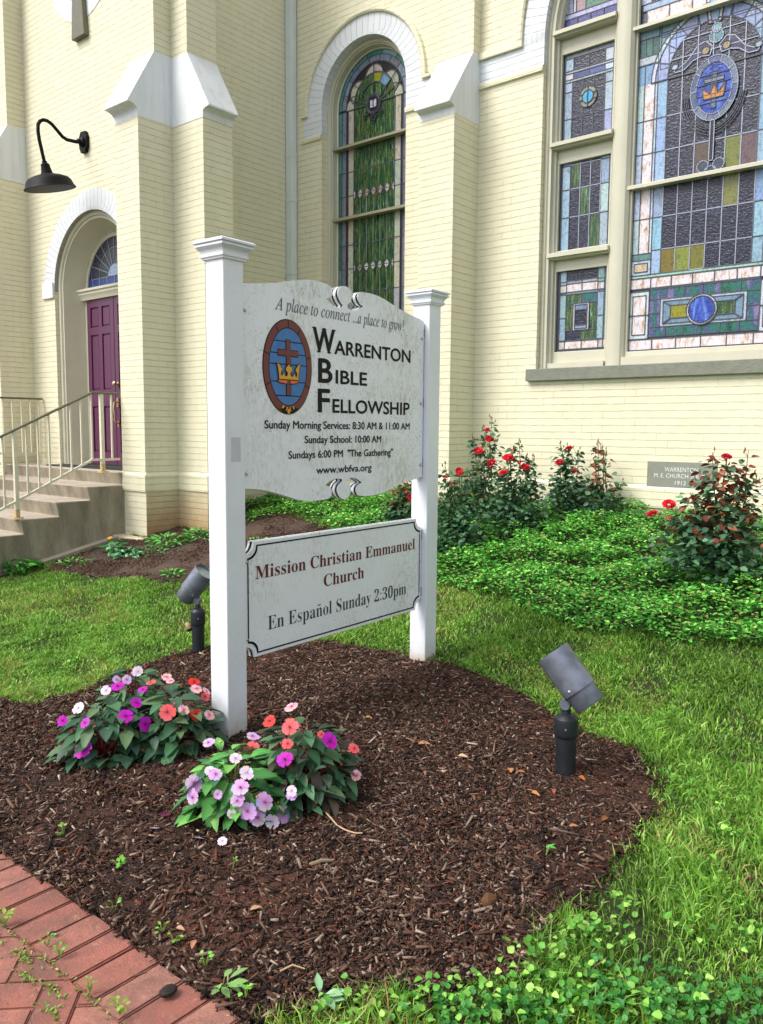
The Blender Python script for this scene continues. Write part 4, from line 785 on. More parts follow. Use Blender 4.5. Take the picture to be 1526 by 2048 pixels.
def shrink(pts, d, sgn=None):        # small inset by moving every point along its inward normal
    n = len(pts); A = sum(pts[i][0]*pts[(i+1) % n][1]-pts[(i+1) % n][0]*pts[i][1] for i in range(n)); sg = sgn or (1 if A > 0 else -1); out = []
    for i in range(n):
        a, b = pts[i-1], pts[(i+1) % n]; tx, tz = b[0]-a[0], b[1]-a[1]; L = math.hypot(tx, tz) or 1; out.append((pts[i][0]-sg*tz/L*d, pts[i][1]+sg*tx/L*d))
    return out
outline = [(.110, topL[0][1])]+topL+scr+topR+botR+scb+botL+[(.110, botL[-1][1])]
def board(name, layers, parent, oln):
    mb = MB()
    for d0, d1, inset, mi in layers:
        V, Fs = cplate([shrink(oln, inset) if inset else oln], d1-d0); mb.add([sP(a, b, -(d0+d1)/2+c) for a, b, c in V], Fs, mi)
    return mb.build(name, [M['sign'], M['dark'], M['sign2']], parent)
bd = board('sign_board', [(0, .004, 0, 0), (.004, .018, .002, 1), (.018, .036, 0, 2), (.036, .050, .002, 1), (.050, .056, 0, 0)], sign, outline); bd['label'] = 'upper board with scroll cut outs, oval emblem and service times'
GL = json.loads('{"b0":[376,[[188,-7,133,1,91,24,60,61,39,111,27,171,23,241,27,311,39,371,60,420,91,456,133,479,189,486,242,479,283,456,314,419,336,370,348,310,353,240,348,171,336,110,314,61,283,24,241,1],[188,37,219,50,237,91,246,155,248,240,246,326,237,390,219,429,189,443,157,429,139,390,130,326,127,240,130,155,139,91,157,50]]],"b2":[376,[[24,0,24,69,123,171,160,210,187,245,206,277,218,307,226,371,223,405,212,427,196,441,174,445,145,438,126,416,116,380,112,329,77,333,50,344,32,365,26,396,30,419,43,441,63,459,92,474,129,483,174,486,240,479,288,456,318,421,328,375,319,329,291,281,268,252,238,220,201,182,154,138,87,74,244,74,263,77,279,86,292,101,300,120,305,141,345,141,341,0]]],"b3":[376,[[163,-7,117,-4,81,5,53,18,34,35,23,54,19,74,23,96,36,113,54,123,76,126,82,89,99,62,125,46,158,40,199,49,216,61,230,79,238,105,241,139,234,174,214,202,181,221,137,227,95,227,95,269,140,269,178,275,204,296,220,327,225,367,221,400,211,424,193,440,169,445,148,441,133,430,116,391,111,341,75,345,47,356,30,374,24,401,34,434,62,461,108,480,173,486,237,479,286,458,317,423,328,377,320,335,298,301,265,275,225,256,279,238,305,222,326,201,340,174,345,138,341,101,329,70,312,44,288,25,230,1]]],"bC":[469,[[257,-11,193,-3,137,20,91,56,56,104,34,162,26,228,34,294,56,351,92,399,139,435,195,458,259,465,309,459,367,440,388,435,408,443,419,465,437,465,437,308,420,308,392,364,356,407,313,434,265,443,212,430,174,389,151,321,144,226,152,138,177,74,219,36,278,24,318,29,358,45,395,71,428,106,447,89,409,45,365,14,314,-5]]],"bE":[442,[[14,0,14,17,44,20,62,30,72,48,75,78,75,369,72,405,62,425,44,435,16,439,16,455,399,455,399,320,383,320,369,373,340,406,295,424,232,430,200,428,186,417,183,388,183,246,193,246,232,252,259,269,277,300,288,345,304,345,304,118,287,118,282,154,273,181,259,201,241,213,216,220,185,222,183,222,183,67,185,47,192,35,206,29,230,28,276,30,313,39,345,53,371,75,393,105,411,143,430,143,402,0]]],"bM":[634,[[14,0,14,17,43,22,61,32,72,50,75,79,75,382,71,416,53,432,37,436,15,439,15,455,185,455,317,142,449,455,617,455,617,439,590,433,573,423,563,405,560,378,560,85,561,61,565,43,582,23,617,17,617,0,396,0,396,17,433,25,450,44,453,61,455,83,455,399,288,0,270,0,105,389,105,80,109,48,120,30,139,20,169,17,169,0]]],"bS":[391,[[43,-11,43,158,62,158,83,94,111,50,149,24,197,15,231,20,257,36,273,60,279,89,265,129,225,160,163,191,112,221,77,253,56,289,50,332,54,370,67,403,88,429,115,449,148,462,185,466,229,461,282,448,291,446,300,445,313,450,320,466,339,466,339,319,322,319,310,354,293,385,272,410,248,429,222,441,194,445,163,440,140,426,125,406,120,380,124,356,137,336,159,319,189,303,253,273,290,253,317,233,337,211,350,188,359,133,354,93,339,58,314,29,281,8,240,-6,192,-10,158,-8,126,1,98,9,85,12,69,7,61,-11]]],"ba":[344,[[255,-10,216,1,200,35,151,2,95,-9,64,-4,40,11,25,34,20,63,31,104,63,136,119,164,199,190,199,241,196,266,187,282,171,292,148,296,115,290,104,274,106,268,113,257,123,231,120,215,110,202,95,194,77,191,59,194,45,203,36,218,33,236,37,259,49,278,69,295,95,308,126,316,162,318,223,312,263,292,285,259,293,210,293,62,293,48,295,40,304,34,320,42,329,28,294,-1],[151,34,174,41,199,63,199,169,164,157,138,139,123,114,118,84,126,46]]],"bc":[294,[[156,-10,119,-5,87,11,59,35,38,68,24,106,19,150,25,196,40,237,64,271,96,297,133,313,175,319,218,314,250,298,271,275,277,245,275,228,266,215,253,207,236,204,206,216,196,251,197,261,197,271,190,290,169,297,144,290,126,269,116,235,112,187,118,123,137,76,166,48,204,38,239,47,271,72,285,60,227,8]]],"bd":[370,[[140,-10,107,-5,78,10,53,35,35,66,23,104,19,147,24,196,36,237,55,272,81,297,112,313,146,318,189,309,223,280,223,401,220,419,212,430,198,437,176,439,176,455,319,455,319,75,320,54,325,41,335,32,353,28,353,11,294,6,223,-10,223,39,188,2],[171,28,187,31,202,41,215,56,223,76,223,242,217,257,206,270,174,281,147,273,130,250,121,210,118,153,120,98,130,58,146,36]]],"be":[301,[[154,-10,117,-5,85,10,58,35,37,69,24,109,19,157,24,201,38,240,59,273,87,298,120,313,157,318,209,309,249,280,274,234,283,173,283,166,117,166,123,112,138,73,164,50,199,42,237,53,270,86,285,73,228,11],[116,192,201,192,201,215,199,252,193,277,181,292,161,297,141,291,127,274,119,244,116,203]]],"bh":[381,[[18,0,18,16,35,19,45,26,51,37,52,56,52,399,51,417,46,429,36,437,19,440,19,455,148,455,148,267,190,305,243,318,281,312,309,292,325,258,330,212,330,56,332,38,337,26,347,19,363,16,363,0,202,0,202,16,207,16,228,26,235,56,235,217,234,241,229,258,219,268,203,271,173,262,148,235,148,56,149,38,154,26,164,19,180,16,180,0]]],"bi":[199,[[101,362,81,366,65,376,54,393,50,412,54,432,65,449,81,460,101,463,120,460,137,449,147,432,151,412,147,393,136,376,120,366],[18,0,18,16,35,19,45,26,51,37,52,56,52,252,51,272,47,285,37,291,20,293,21,310,148,310,148,56,150,38,154,26,164,19,180,16,180,0]]],"bl":[200,[[18,0,18,16,35,19,45,26,51,37,52,56,52,398,51,417,47,429,38,436,20,439,20,455,148,455,148,56,150,38,154,26,164,19,180,16,180,0]]],"bm":[554,[[18,0,18,16,35,19,45,26,51,37,52,56,52,253,51,271,46,284,36,291,19,294,19,310,146,310,146,265,188,305,237,318,292,304,320,261,364,304,418,318,455,312,482,292,498,258,504,212,504,56,505,38,510,26,520,19,536,16,536,0,377,0,377,16,393,19,403,26,408,38,410,56,410,217,408,241,404,258,394,268,377,271,349,263,324,237,324,56,326,38,331,26,340,19,356,16,356,0,199,0,199,16,215,19,225,26,230,38,232,56,232,217,230,241,226,258,216,268,199,271,170,262,146,235,146,56,148,38,152,27,162,19,177,16,177,0]]],"bn":[381,[[18,0,18,16,35,19,45,26,51,37,52,56,52,253,51,271,46,284,36,291,19,294,19,310,148,310,148,267,190,306,243,318,281,312,309,292,325,258,330,212,330,56,332,38,337,26,347,19,363,16,363,0,202,0,202,16,207,16,228,26,235,56,235,217,234,241,229,258,219,268,203,271,173,262,148,235,148,56,149,38,154,26,164,19,180,16,180,0]]],"bo":[337,[[169,-10,127,-5,90,11,60,37,38,70,24,110,19,154,24,199,38,239,60,272,90,297,127,313,168,318,209,313,245,298,275,273,298,240,312,200,317,154,312,108,298,69,275,36,245,11,210,-5],[169,11,193,18,209,39,214,56,217,81,219,114,220,154,217,227,208,271,192,292,169,299,144,292,128,271,120,227,117,154,118,114,120,82,123,56,128,39,144,18]]],"bp":[372,[[17,-139,17,-124,40,-117,50,-101,52,-86,52,-64,52,243,51,269,46,283,37,291,19,295,19,310,143,310,143,263,180,305,230,319,264,314,293,298,317,274,335,241,346,203,350,160,346,113,334,72,316,38,291,12,261,-5,227,-10,183,1,148,32,148,-58,149,-81,152,-99,167,-118,197,-123,197,-139],[195,28,222,36,239,59,249,99,253,154,250,208,241,248,225,270,199,278,171,267,148,235,148,69,167,38]]],"br":[288,[[18,0,18,16,35,19,45,26,51,37,52,56,52,252,51,273,46,285,37,291,20,293,21,310,146,310,146,252,165,280,187,301,210,314,233,318,258,315,275,304,286,287,289,266,287,248,278,234,265,225,248,222,233,224,222,231,207,250,189,260,175,255,162,241,152,220,149,192,149,56,152,37,159,25,173,19,197,16,197,0]]],"bs":[289,[[151,-10,122,-6,87,6,73,9,60,4,51,-9,36,-9,36,105,53,105,66,68,87,39,112,21,140,15,162,18,179,27,189,40,192,58,183,84,156,105,107,130,76,148,54,169,41,193,37,220,44,259,65,291,98,312,141,319,166,316,199,308,206,306,213,305,223,308,230,319,244,319,244,222,228,222,215,254,196,277,174,291,149,296,130,294,116,286,108,274,105,259,115,232,146,212,191,189,221,172,241,151,253,127,257,95,250,51,228,18,194,-3]]],"bt":[229,[[124,-9,89,-4,66,10,53,36,48,71,48,279,20,279,20,300,57,336,88,369,112,398,129,424,144,424,144,310,208,310,208,279,144,279,144,82,149,51,157,43,168,40,189,49,206,75,222,66,182,9]]],"bu":[375,[[131,-10,91,-3,65,17,51,51,46,97,46,248,44,268,39,282,29,291,11,294,11,310,142,310,142,74,151,46,162,38,177,36,205,43,228,66,228,248,226,269,221,283,209,291,189,294,189,310,324,310,324,70,326,51,331,39,342,33,360,30,360,13,300,7,228,-10,228,40,209,19,186,3,160,-7]]],"by":[301,[[52,-140,29,-137,10,-125,-3,-107,-7,-84,-4,-67,5,-53,18,-43,36,-40,64,-49,72,-61,75,-76,74,-81,74,-87,77,-96,86,-99,99,-92,114,-74,129,-44,140,-5,36,251,25,275,15,287,-3,293,-5,293,-5,310,162,310,162,293,136,289,128,275,130,267,133,257,185,119,230,241,236,260,238,274,229,289,203,293,203,310,300,310,300,293,287,290,277,281,268,265,259,242,162,-24,145,-65,129,-96,113,-117,95,-131]]],"iA":[464,[[-85,0,-82,13,-39,24,0,56,14,72,36,98,67,135,107,182,156,239,214,307,280,386,356,475,369,475,353,58,356,37,366,24,384,16,411,13,409,0,221,0,224,13,229,13,256,16,273,26,282,46,285,78,288,158,133,158,116,150,65,90,40,56,32,36,34,24,43,17,57,14,79,13,75,0],[143,183,289,183,298,367]]],"ia":[342,[[50,-8,26,-3,8,10,-3,33,-7,64,0,119,18,175,49,228,90,274,136,306,183,316,217,307,232,280,241,309,292,309,231,90,224,62,222,44,224,37,233,35,252,46,282,80,291,72,240,12,195,-8,175,0,168,23,174,57,191,118,154,62,119,23,85,0],[82,33,98,37,116,48,152,87,185,141,210,201,219,257,210,288,185,299,154,291,124,266,96,226,74,175,58,122,53,73,60,43]]],"ic":[299,[[99,-8,58,0,26,23,6,60,-1,109,3,142,12,175,48,237,102,286,150,309,199,316,228,313,249,302,262,286,267,267,258,239,247,231,233,228,211,235,204,255,207,268,214,279,218,284,220,289,215,297,197,299,162,292,130,271,101,238,79,196,64,150,59,107,63,73,76,46,96,29,122,23,174,38,228,82,238,71,169,12]]],"ie":[288,[[89,-7,50,0,21,21,2,54,-4,99,-1,131,9,165,46,231,72,259,101,283,148,308,195,316,222,313,242,303,254,287,258,266,245,226,208,189,147,161,61,142,57,118,56,98,60,66,72,44,92,30,119,26,168,39,221,81,231,71,198,36,165,12,128,-2],[64,158,124,173,168,199,195,233,204,271,198,291,180,298,159,294,137,280,115,258,95,230]]],"ig":[287,[[63,-153,16,-148,-21,-131,-44,-106,-52,-75,-30,-22,36,24,13,39,6,57,10,70,21,84,58,121,22,152,10,195,15,226,29,256,51,281,80,301,114,314,152,318,177,315,206,307,232,298,246,296,289,296,289,266,243,266,248,236,243,203,229,174,207,149,179,130,146,118,110,113,82,116,66,101,60,87,73,70,112,54,159,38,194,19,216,-6,223,-40,218,-71,203,-99,179,-122,147,-139,108,-150],[111,129,132,133,151,146,167,165,180,190,191,249,188,272,179,288,165,299,147,302,127,298,108,285,92,265,78,241,69,212,66,182,78,142],[75,-132,119,-128,151,-114,170,-92,176,-60,173,-45,163,-31,132,-10,94,5,70,13,52,18,6,-20,-9,-64,-4,-94,12,-115,38,-128]]],"il":[173,[[32,-7,7,2,-2,26,2,54,13,99,98,412,101,433,99,446,92,453,79,457,58,459,60,471,104,476,134,482,154,486,163,487,171,481,168,465,62,84,57,62,56,50,59,38,68,34,90,46,122,82,133,72,105,37,77,12,52,-3]]],"in":[364,[[222,-9,198,1,191,12,189,28,196,65,216,140,236,216,242,254,238,269,225,275,211,272,195,263,159,232,123,189,93,142,67,82,42,0,-12,0,53,221,60,245,62,263,53,280,41,284,23,285,17,285,19,297,67,303,100,310,120,315,130,316,133,314,133,308,93,177,142,238,188,281,229,306,263,315,292,306,302,278,300,252,293,222,254,88,247,64,245,49,249,37,259,34,282,48,312,91,322,83,298,43,273,14,248,-3]]],"io":[351,[[105,-8,61,-1,26,22,3,57,-4,102,0,140,14,178,35,215,61,247,93,276,128,298,165,312,201,316,248,309,283,286,306,251,314,206,310,172,299,138,260,73,233,46,203,23,155,0],[113,11,140,17,166,32,190,55,211,85,243,155,252,192,255,226,251,258,240,281,222,294,197,299,165,291,132,268,103,231,78,183,61,132,56,83,60,52,71,30,89,16]]],"ip":[341,[[-96,-149,-93,-137,-66,-133,-49,-126,-38,-111,-29,-87,54,235,58,249,60,262,58,274,52,281,39,284,16,285,19,298,62,303,93,309,112,314,124,316,130,310,128,299,112,250,168,300,226,316,260,310,286,292,302,263,308,226,303,185,290,144,270,105,243,69,212,38,177,13,140,-2,101,-7,72,-4,50,5,38,-45,30,-81,25,-104,23,-113,26,-124,36,-132,51,-136,77,-138,73,-149],[101,9,128,14,155,30,180,53,202,82,235,153,245,191,248,228,245,253,235,271,220,282,199,286,166,278,136,253,110,213,91,162,66,64,64,51,62,40,72,17]]],"ir":[224,[[-13,0,46,209,53,240,56,259,53,272,47,279,34,282,13,284,15,297,59,304,90,310,109,315,118,316,124,314,124,308,89,179,126,239,158,282,185,308,208,316,229,307,237,283,234,266,226,253,214,243,200,240,180,248,170,268,130,218,95,157,65,84,41,0]]],"it":[187,[[33,-8,9,1,1,26,2,44,7,62,66,283,19,283,22,297,82,326,136,392,151,392,126,304,183,304,177,283,120,283,66,78,61,59,60,45,63,34,72,31,93,43,124,79,134,68,82,11]]],"iw":[446,[[48,-8,44,175,43,208,41,234,38,254,33,268,20,284,0,289,-3,289,-2,300,30,306,54,312,70,316,80,317,87,308,92,281,95,235,97,171,98,91,238,317,250,317,275,71,323,128,352,164,373,195,385,221,389,240,386,248,376,259,366,272,363,287,371,308,392,316,404,313,414,305,422,273,417,244,402,208,376,165,340,117,240,-8,230,-8,205,221,60,-8]]]}')
def glyph_text(kind, body, s0, s1, z, cap, parent, name, mat, capunits, out=.0016, thin=0.0, shear=0.0, fit=True):
    cts = []; x = 0
    for ch in body:
        if ch == ' ': x += 190; continue
        if ch in '.:!':
            w_ = 160
            if ch == '!': cts.append([(x+65, 130), (x+100, 130), (x+125, 475), (x+70, 475)])
            dots = [(x+80, 38)]+([(x+80, 270)] if ch == ':' else [])
            for cx, cy in dots: cts.append([(cx+36*math.cos(t*PI/5), cy+36*math.sin(t*PI/5)) for t in range(10)])
            x += w_; continue
        til = ch == 'ñ'; ch = 'n' if til else ch
        adv, g = GL[kind+ch]
        for c in g: cts.append([(x+c[i], c[i+1]) for i in range(0, len(c), 2)])
        if til: m = x+adv/2; cts.append([(m-100, 390), (m-75, 425), (m-40, 440), (m+15, 415), (m+48, 408), (m+80, 445), (m+100, 445), (m+75, 402), (m+35, 375), (m-20, 392), (m-55, 402), (m-88, 380)])
        x += adv
    if thin: big = max(cts, key=lambda c: abs(sum(c[i-1][0]*c[i][1]-c[i][0]*c[i-1][1] for i in range(len(c))))); sgn = 1 if sum(big[i-1][0]*big[i][1]-big[i][0]*big[i-1][1] for i in range(len(big))) > 0 else -1; cts = [shrink(c, thin, sgn) if len(c) > 12 else c for c in cts]
    k = cap/capunits; cts = [[(px+shear*py, py) for px, py in c] for c in cts]
    xs = [p[0] for c in cts for p in c]; a, b = min(xs), max(xs); kx = (s1-s0)/(b-a)
    c = bpy.data.curves.new('t', 'CURVE'); c.dimensions = '2D'; c.fill_mode = 'BOTH'; 
    for ct in cts:
        s = c.splines.new('POLY'); s.points.add(len(ct)-1); s.use_cyclic_u = True; s.points.foreach_set('co', [q for p in ct for q in (p[0]/1000, p[1]/1000, 0, 1)])
    o = bpy.data.objects.new('t', c); COL.objects.link(o); me = bpy.data.meshes.new_from_object(o.evaluated_get(bpy.context.evaluated_depsgraph_get())); bpy.data.objects.remove(o)
    V = [sP(s0+(v.co.x*1000-a)*kx, z+v.co.y*1000*k, out) for v in me.vertices]; Fs = [tuple(p.vertices) for p in me.polygons]; bpy.data.meshes.remove(me)
    return MB().add(V, Fs).build(name, mat, parent)
def tline(body, s0, s1, z, h, parent=bd, mat='ink', bold=.001, out=.0016):
    c = bpy.data.curves.new('t', 'FONT'); c.body = body; c.fill_mode = 'BOTH'; c.resolution_u = 4
    o = bpy.data.objects.new('t', c); COL.objects.link(o); me = bpy.data.meshes.new_from_object(o.evaluated_get(bpy.context.evaluated_depsgraph_get())); bpy.data.objects.remove(o)
    V = np.array([v.co for v in me.vertices]); a, b = V[:, 0].min(), V[:, 0].max(); Fs = [tuple(p.vertices) for p in me.polygons]; bpy.data.meshes.remove(me); mb = MB()
    for i, (dx, dz) in enumerate(((0, 0), (-1, 0), (1, 0), (0, -.7), (0, .7))): mb.add([sP(s0+bold+(p[0]-a)/(b-a)*(s1-s0-2*bold)+dx*bold, z+p[1]/.686*h+dz*bold, out+.00012*i) for p in V], Fs)
    return mb.build('lettering', M[mat], parent)
H0 = 1.6
glyph_text('i', 'A place to connect', .370, .962, H0+.598, .066, bd, 'lettering', M['inkgrey'], 473)
glyph_text('i', '...a place to grow!', .985, 1.470, H0+.597, .066, bd, 'lettering', M['inkgrey'], 473)
def serifed(body, s0, s1, z, h, big=False):
    return tline(body, s0, s1, z, h, bold=.0030 if not big else .0052)
serifed('W', .652, .832, H0+.411, .128, True); serifed('ARRENTON', .826, 1.546, H0+.411, .074)
serifed('B', .694, .812, H0+.251, .126, True); serifed('IBLE', .838, 1.117, H0+.251, .072)
serifed('F', .691, .792, H0+.091, .123, True); serifed('ELLOWSHIP', .812, 1.542, H0+.090, .073)
sf = MB()
def ser(s, z, w_, t=.006): sf.add([sP(s-w_/2, z, .0019), sP(s+w_/2, z, .0019), sP(s+w_/2-.004, z+t, .0019), sP(s-w_/2+.004, z+t, .0019)], [(0, 1, 2, 3)])
for s in (.663, .742, .822): ser(s, H0+.534, .038)
for s in (.700, .785): ser(s, H0+.411, .036)
for z in (.251, .371): ser(.706, H0+z, .034)
ser(.704, H0+.091, .040); ser(.706, H0+.208, .034); sf.build('lettering', M['ink'], bd)
tline('Sunday Morning Services: 8:30 AM & 11:00 AM', .292, 1.545, H0-.001, .0405, bold=.0014); tline('Sunday School: 10:00 AM', .587, 1.256, H0-.078, .039, bold=.0014)
tline('Sundays 6:00 PM  "The Gathering"', .463, 1.372, H0-.158, .039, bold=.0014); tline('www.wbfva.org', .678, 1.164, H0-.245, .039, bold=.0014)
def E3(x, y): return onS(510+x/8.908, 620+y/8.908)
em = None
def flat(name, contours, mat, out, parent):
    V, Fs = cplate(contours, .0008); return MB().add([sP(a, b, out+c) for a, b, c in V], Fs).build(name, mat, parent)
oc = ((E3(128, 1000)[0]+E3(1008, 1000)[0])/2, (E3(565, 160)[1]+E3(590, 1862)[1])/2); oa, ob = (E3(1008, 1000)[0]-E3(128, 1000)[0])/2, (E3(565, 160)[1]-E3(590, 1862)[1])/2
ic = ((E3(246, 1000)[0]+E3(908, 1000)[0])/2, (E3(580, 326)[1]+E3(590, 1698)[1])/2); ia, ib = (E3(908, 1000)[0]-E3(246, 1000)[0])/2, (E3(580, 326)[1]-E3(590, 1698)[1])/2
el = lambda c, a, b: oval(c[0], c[1], a, b, 64)
em = flat('emblem', [el(oc, oa, ob)], M['ink'], .0015, bd); og = em
flat('emblem_border', [el(oc, oa-.005, ob-.005), el(ic, ia+.004, ib+.004)], M['maroon2'], .0030, bd); flat('emblem_field', [el(ic, ia-.001, ib-.001)], M['blue'], .0030, bd)
lnm = MB()
def eline(p, q, w_=.0052):
    a, b = E3(*p), E3(*q); L = math.hypot(b[0]-a[0], b[1]-a[1]); nx, nz = -(b[1]-a[1])/L*w_/2, (b[0]-a[0])/L*w_/2
    lnm.add([sP(a[0]+nx, a[1]+nz, .0040), sP(b[0]+nx, b[1]+nz, .0040), sP(b[0]-nx, b[1]-nz, .0040), sP(a[0]-nx, a[1]-nz, .0040)], [(0, 1, 2, 3)])
for p, q in (((325, 535), (828, 600)), ((260, 745), (890, 815)), ((245, 942), (908, 1002)), ((272, 1260), (885, 1302)), ((370, 1520), (800, 1540)), ((585, 175), (585, 320)), ((368, 285), (402, 385)), ((797, 345), (755, 437)), ((150, 735), (245, 785)), ((985, 850), (903, 872)), ((183, 1332), (275, 1285)), ((958, 1397), (880, 1330))): eline(p, q)
lnm.build('emblem_lines', M['ink'], bd)
ev = lambda pts: [E3(*p) for p in pts]
def outl(pts, d): return shrink(pts, -d)
cross = ev([(545, 535), (608, 535), (608, 722), (752, 745), (752, 835), (615, 822), (620, 980), (620, 1520), (555, 1518), (550, 985), (548, 815), (395, 795), (397, 705), (543, 718)])
flat('emblem_cross', [outl(cross, .005)], M['ink'], .0046, bd); flat('emblem_cross', [cross], M['maroon2'], .0058, bd)
oec = E3(578, 1272); oe = el(oec, E3(755, 1272)[0]-oec[0], oec[1]-E3(578, 1312)[1])
crown = ev([(372, 940), (425, 975), (447, 1030), (468, 1050), (440, 1110), (440, 1160), (465, 1172), (490, 1110), (510, 1172), (540, 1188), (565, 1150), (560, 1110), (527, 1072), (537, 1020), (568, 1000), (582, 965), (598, 1005), (630, 1022), (645, 1062), (632, 1102), (606, 1115), (610, 1172), (640, 1192), (660, 1182), (680, 1125), (700, 1192), (725, 1197), (730, 1130), (697, 1070), (725, 1030), (745, 990), (788, 970), (767, 1060), (754, 1160), (752, 1255), (670, 1243), (580, 1237), (500, 1230), (412, 1228), (405, 1130), (393, 1040)])
flat('emblem_crown', [outl(oe, .004)], M['ink'], .0064, bd); flat('emblem_crown', [oe], M['orange'], .0072, bd)
flat('emblem_crown', [outl(crown, .0045)], M['ink'], .0080, bd); flat('emblem_crown', [crown], M['gold'], .0090, bd)
flat('emblem_cross', [ev([(555, 1245), (618, 1250), (620, 1320), (555, 1318)])], M['maroon2'], .0086, bd)
flat('emblem_leaves', [ev([(430, 1745), (500, 1720), (590, 1745), (680, 1730), (760, 1760), (690, 1835), (590, 1860), (500, 1830)])], M['ink'], .0044, bd)
for pts in ([(490, 1692), (515, 1710), (500, 1745), (455, 1755)], [(652, 1705), (680, 1715), (692, 1775), (668, 1765)], [(560, 1722), (575, 1745), (545, 1800), (535, 1795)], [(615, 1722), (600, 1745), (625, 1810), (635, 1805)]): flat('emblem_leaves', [ev(pts)], M['gold'], .0054, bd)
gc = E3(587, 1805); flat('emblem_leaves', [oval(gc[0], gc[1], .0095, .0135, 20)], M['gold'], .0062, bd)
for s_, z_ in ((1.665, 2.17), (1.665, 1.765), (1.665, 1.375), (.165, 2.17), (.165, 1.375)):
    m = MB(); m.lathe([(.010, 0), (.010, .004), (.007, .008), (0, .0095)], sP(s_, z_, 0), tuple(SAX), 12); m.build('bolt', M['screw'], bd, smooth=True)
for z0, z1 in ((2.18, 2.235), (1.36, 1.42), (1.74, 1.80)):
    m = MB(); V = [sP(s, z, o) for s in (1.680, SD+.002) for z in (z0, z1) for o in (-.012, -.002)]; m.add(V, [(0, 1, 3, 2), (4, 6, 7, 5), (0, 4, 5, 1), (2, 3, 7, 6), (0, 2, 6, 4), (1, 5, 7, 3)]); m.build('bracket', M['matblack'], sign)
# lower board with scooped corners
b0, b1, bz0, bz1, rc = .150, 1.690, H0-1.166, H0-.570, .062
def scoop(x0, x1, z0, z1, r): return arc(x0, z0, r, 90, 0, 10)+arc(x1, z0, r, 180, 90, 10)+arc(x1, z1, r, 270, 180, 10)+arc(x0, z1, r, 360, 270, 10)
ol = scoop(b0, b1, bz0, bz1, rc)
lb = board('sign_board', [(0, .012, 0, 2), (.012, .03, .004, 1), (.03, .042, 0, 2)], sign, ol); lb['label'] = 'lower board with scooped corners and a thin black border'
i1, i2 = .017, .025
flat('border_line', [scoop(b0+i1, b1-i1, bz0+i1, bz1-i1, rc), scoop(b0+i2, b1-i2, bz0+i2, bz1-i2, rc+.002)], M['ink'], .0012, lb)
glyph_text('b', 'Mission Christian Emmanuel', .222, 1.617, H0-.764, .069, lb, 'lettering', M['maroon'], 468); glyph_text('b', 'Church', .741, 1.098, H0-.879, .069, lb, 'lettering', M['maroon'], 468)
glyph_text('b', 'En Español Sunday 2:30pm', .307, 1.526, H0-1.043, .076, lb, 'lettering', M['inkgrey'], 468, thin=6)
for s_, z_ in ((1.665, bz1-.10), (1.665, bz0+.10), (.165, bz1-.10), (.165, bz0+.10)):
    m = MB(); m.lathe([(.007, 0), (.007, .003), (0, .006)], sP(s_, z_, 0), tuple(SAX), 10); m.build('bolt', M['screw'], lb, smooth=True)
for z0, z1 in ((bz0+.08, bz0+.14), (bz1-.14, bz1-.08)):
    m = MB(); V = [sP(s, z, o) for s in (1.680, SD+.002) for z in (z0, z1) for o in (-.012, -.002)]; m.add(V, [(0, 1, 3, 2), (4, 6, 7, 5), (0, 4, 5, 1), (2, 3, 7, 6), (0, 2, 6, 4), (1, 5, 7, 3)]); m.build('bracket', M['matblack'], sign)
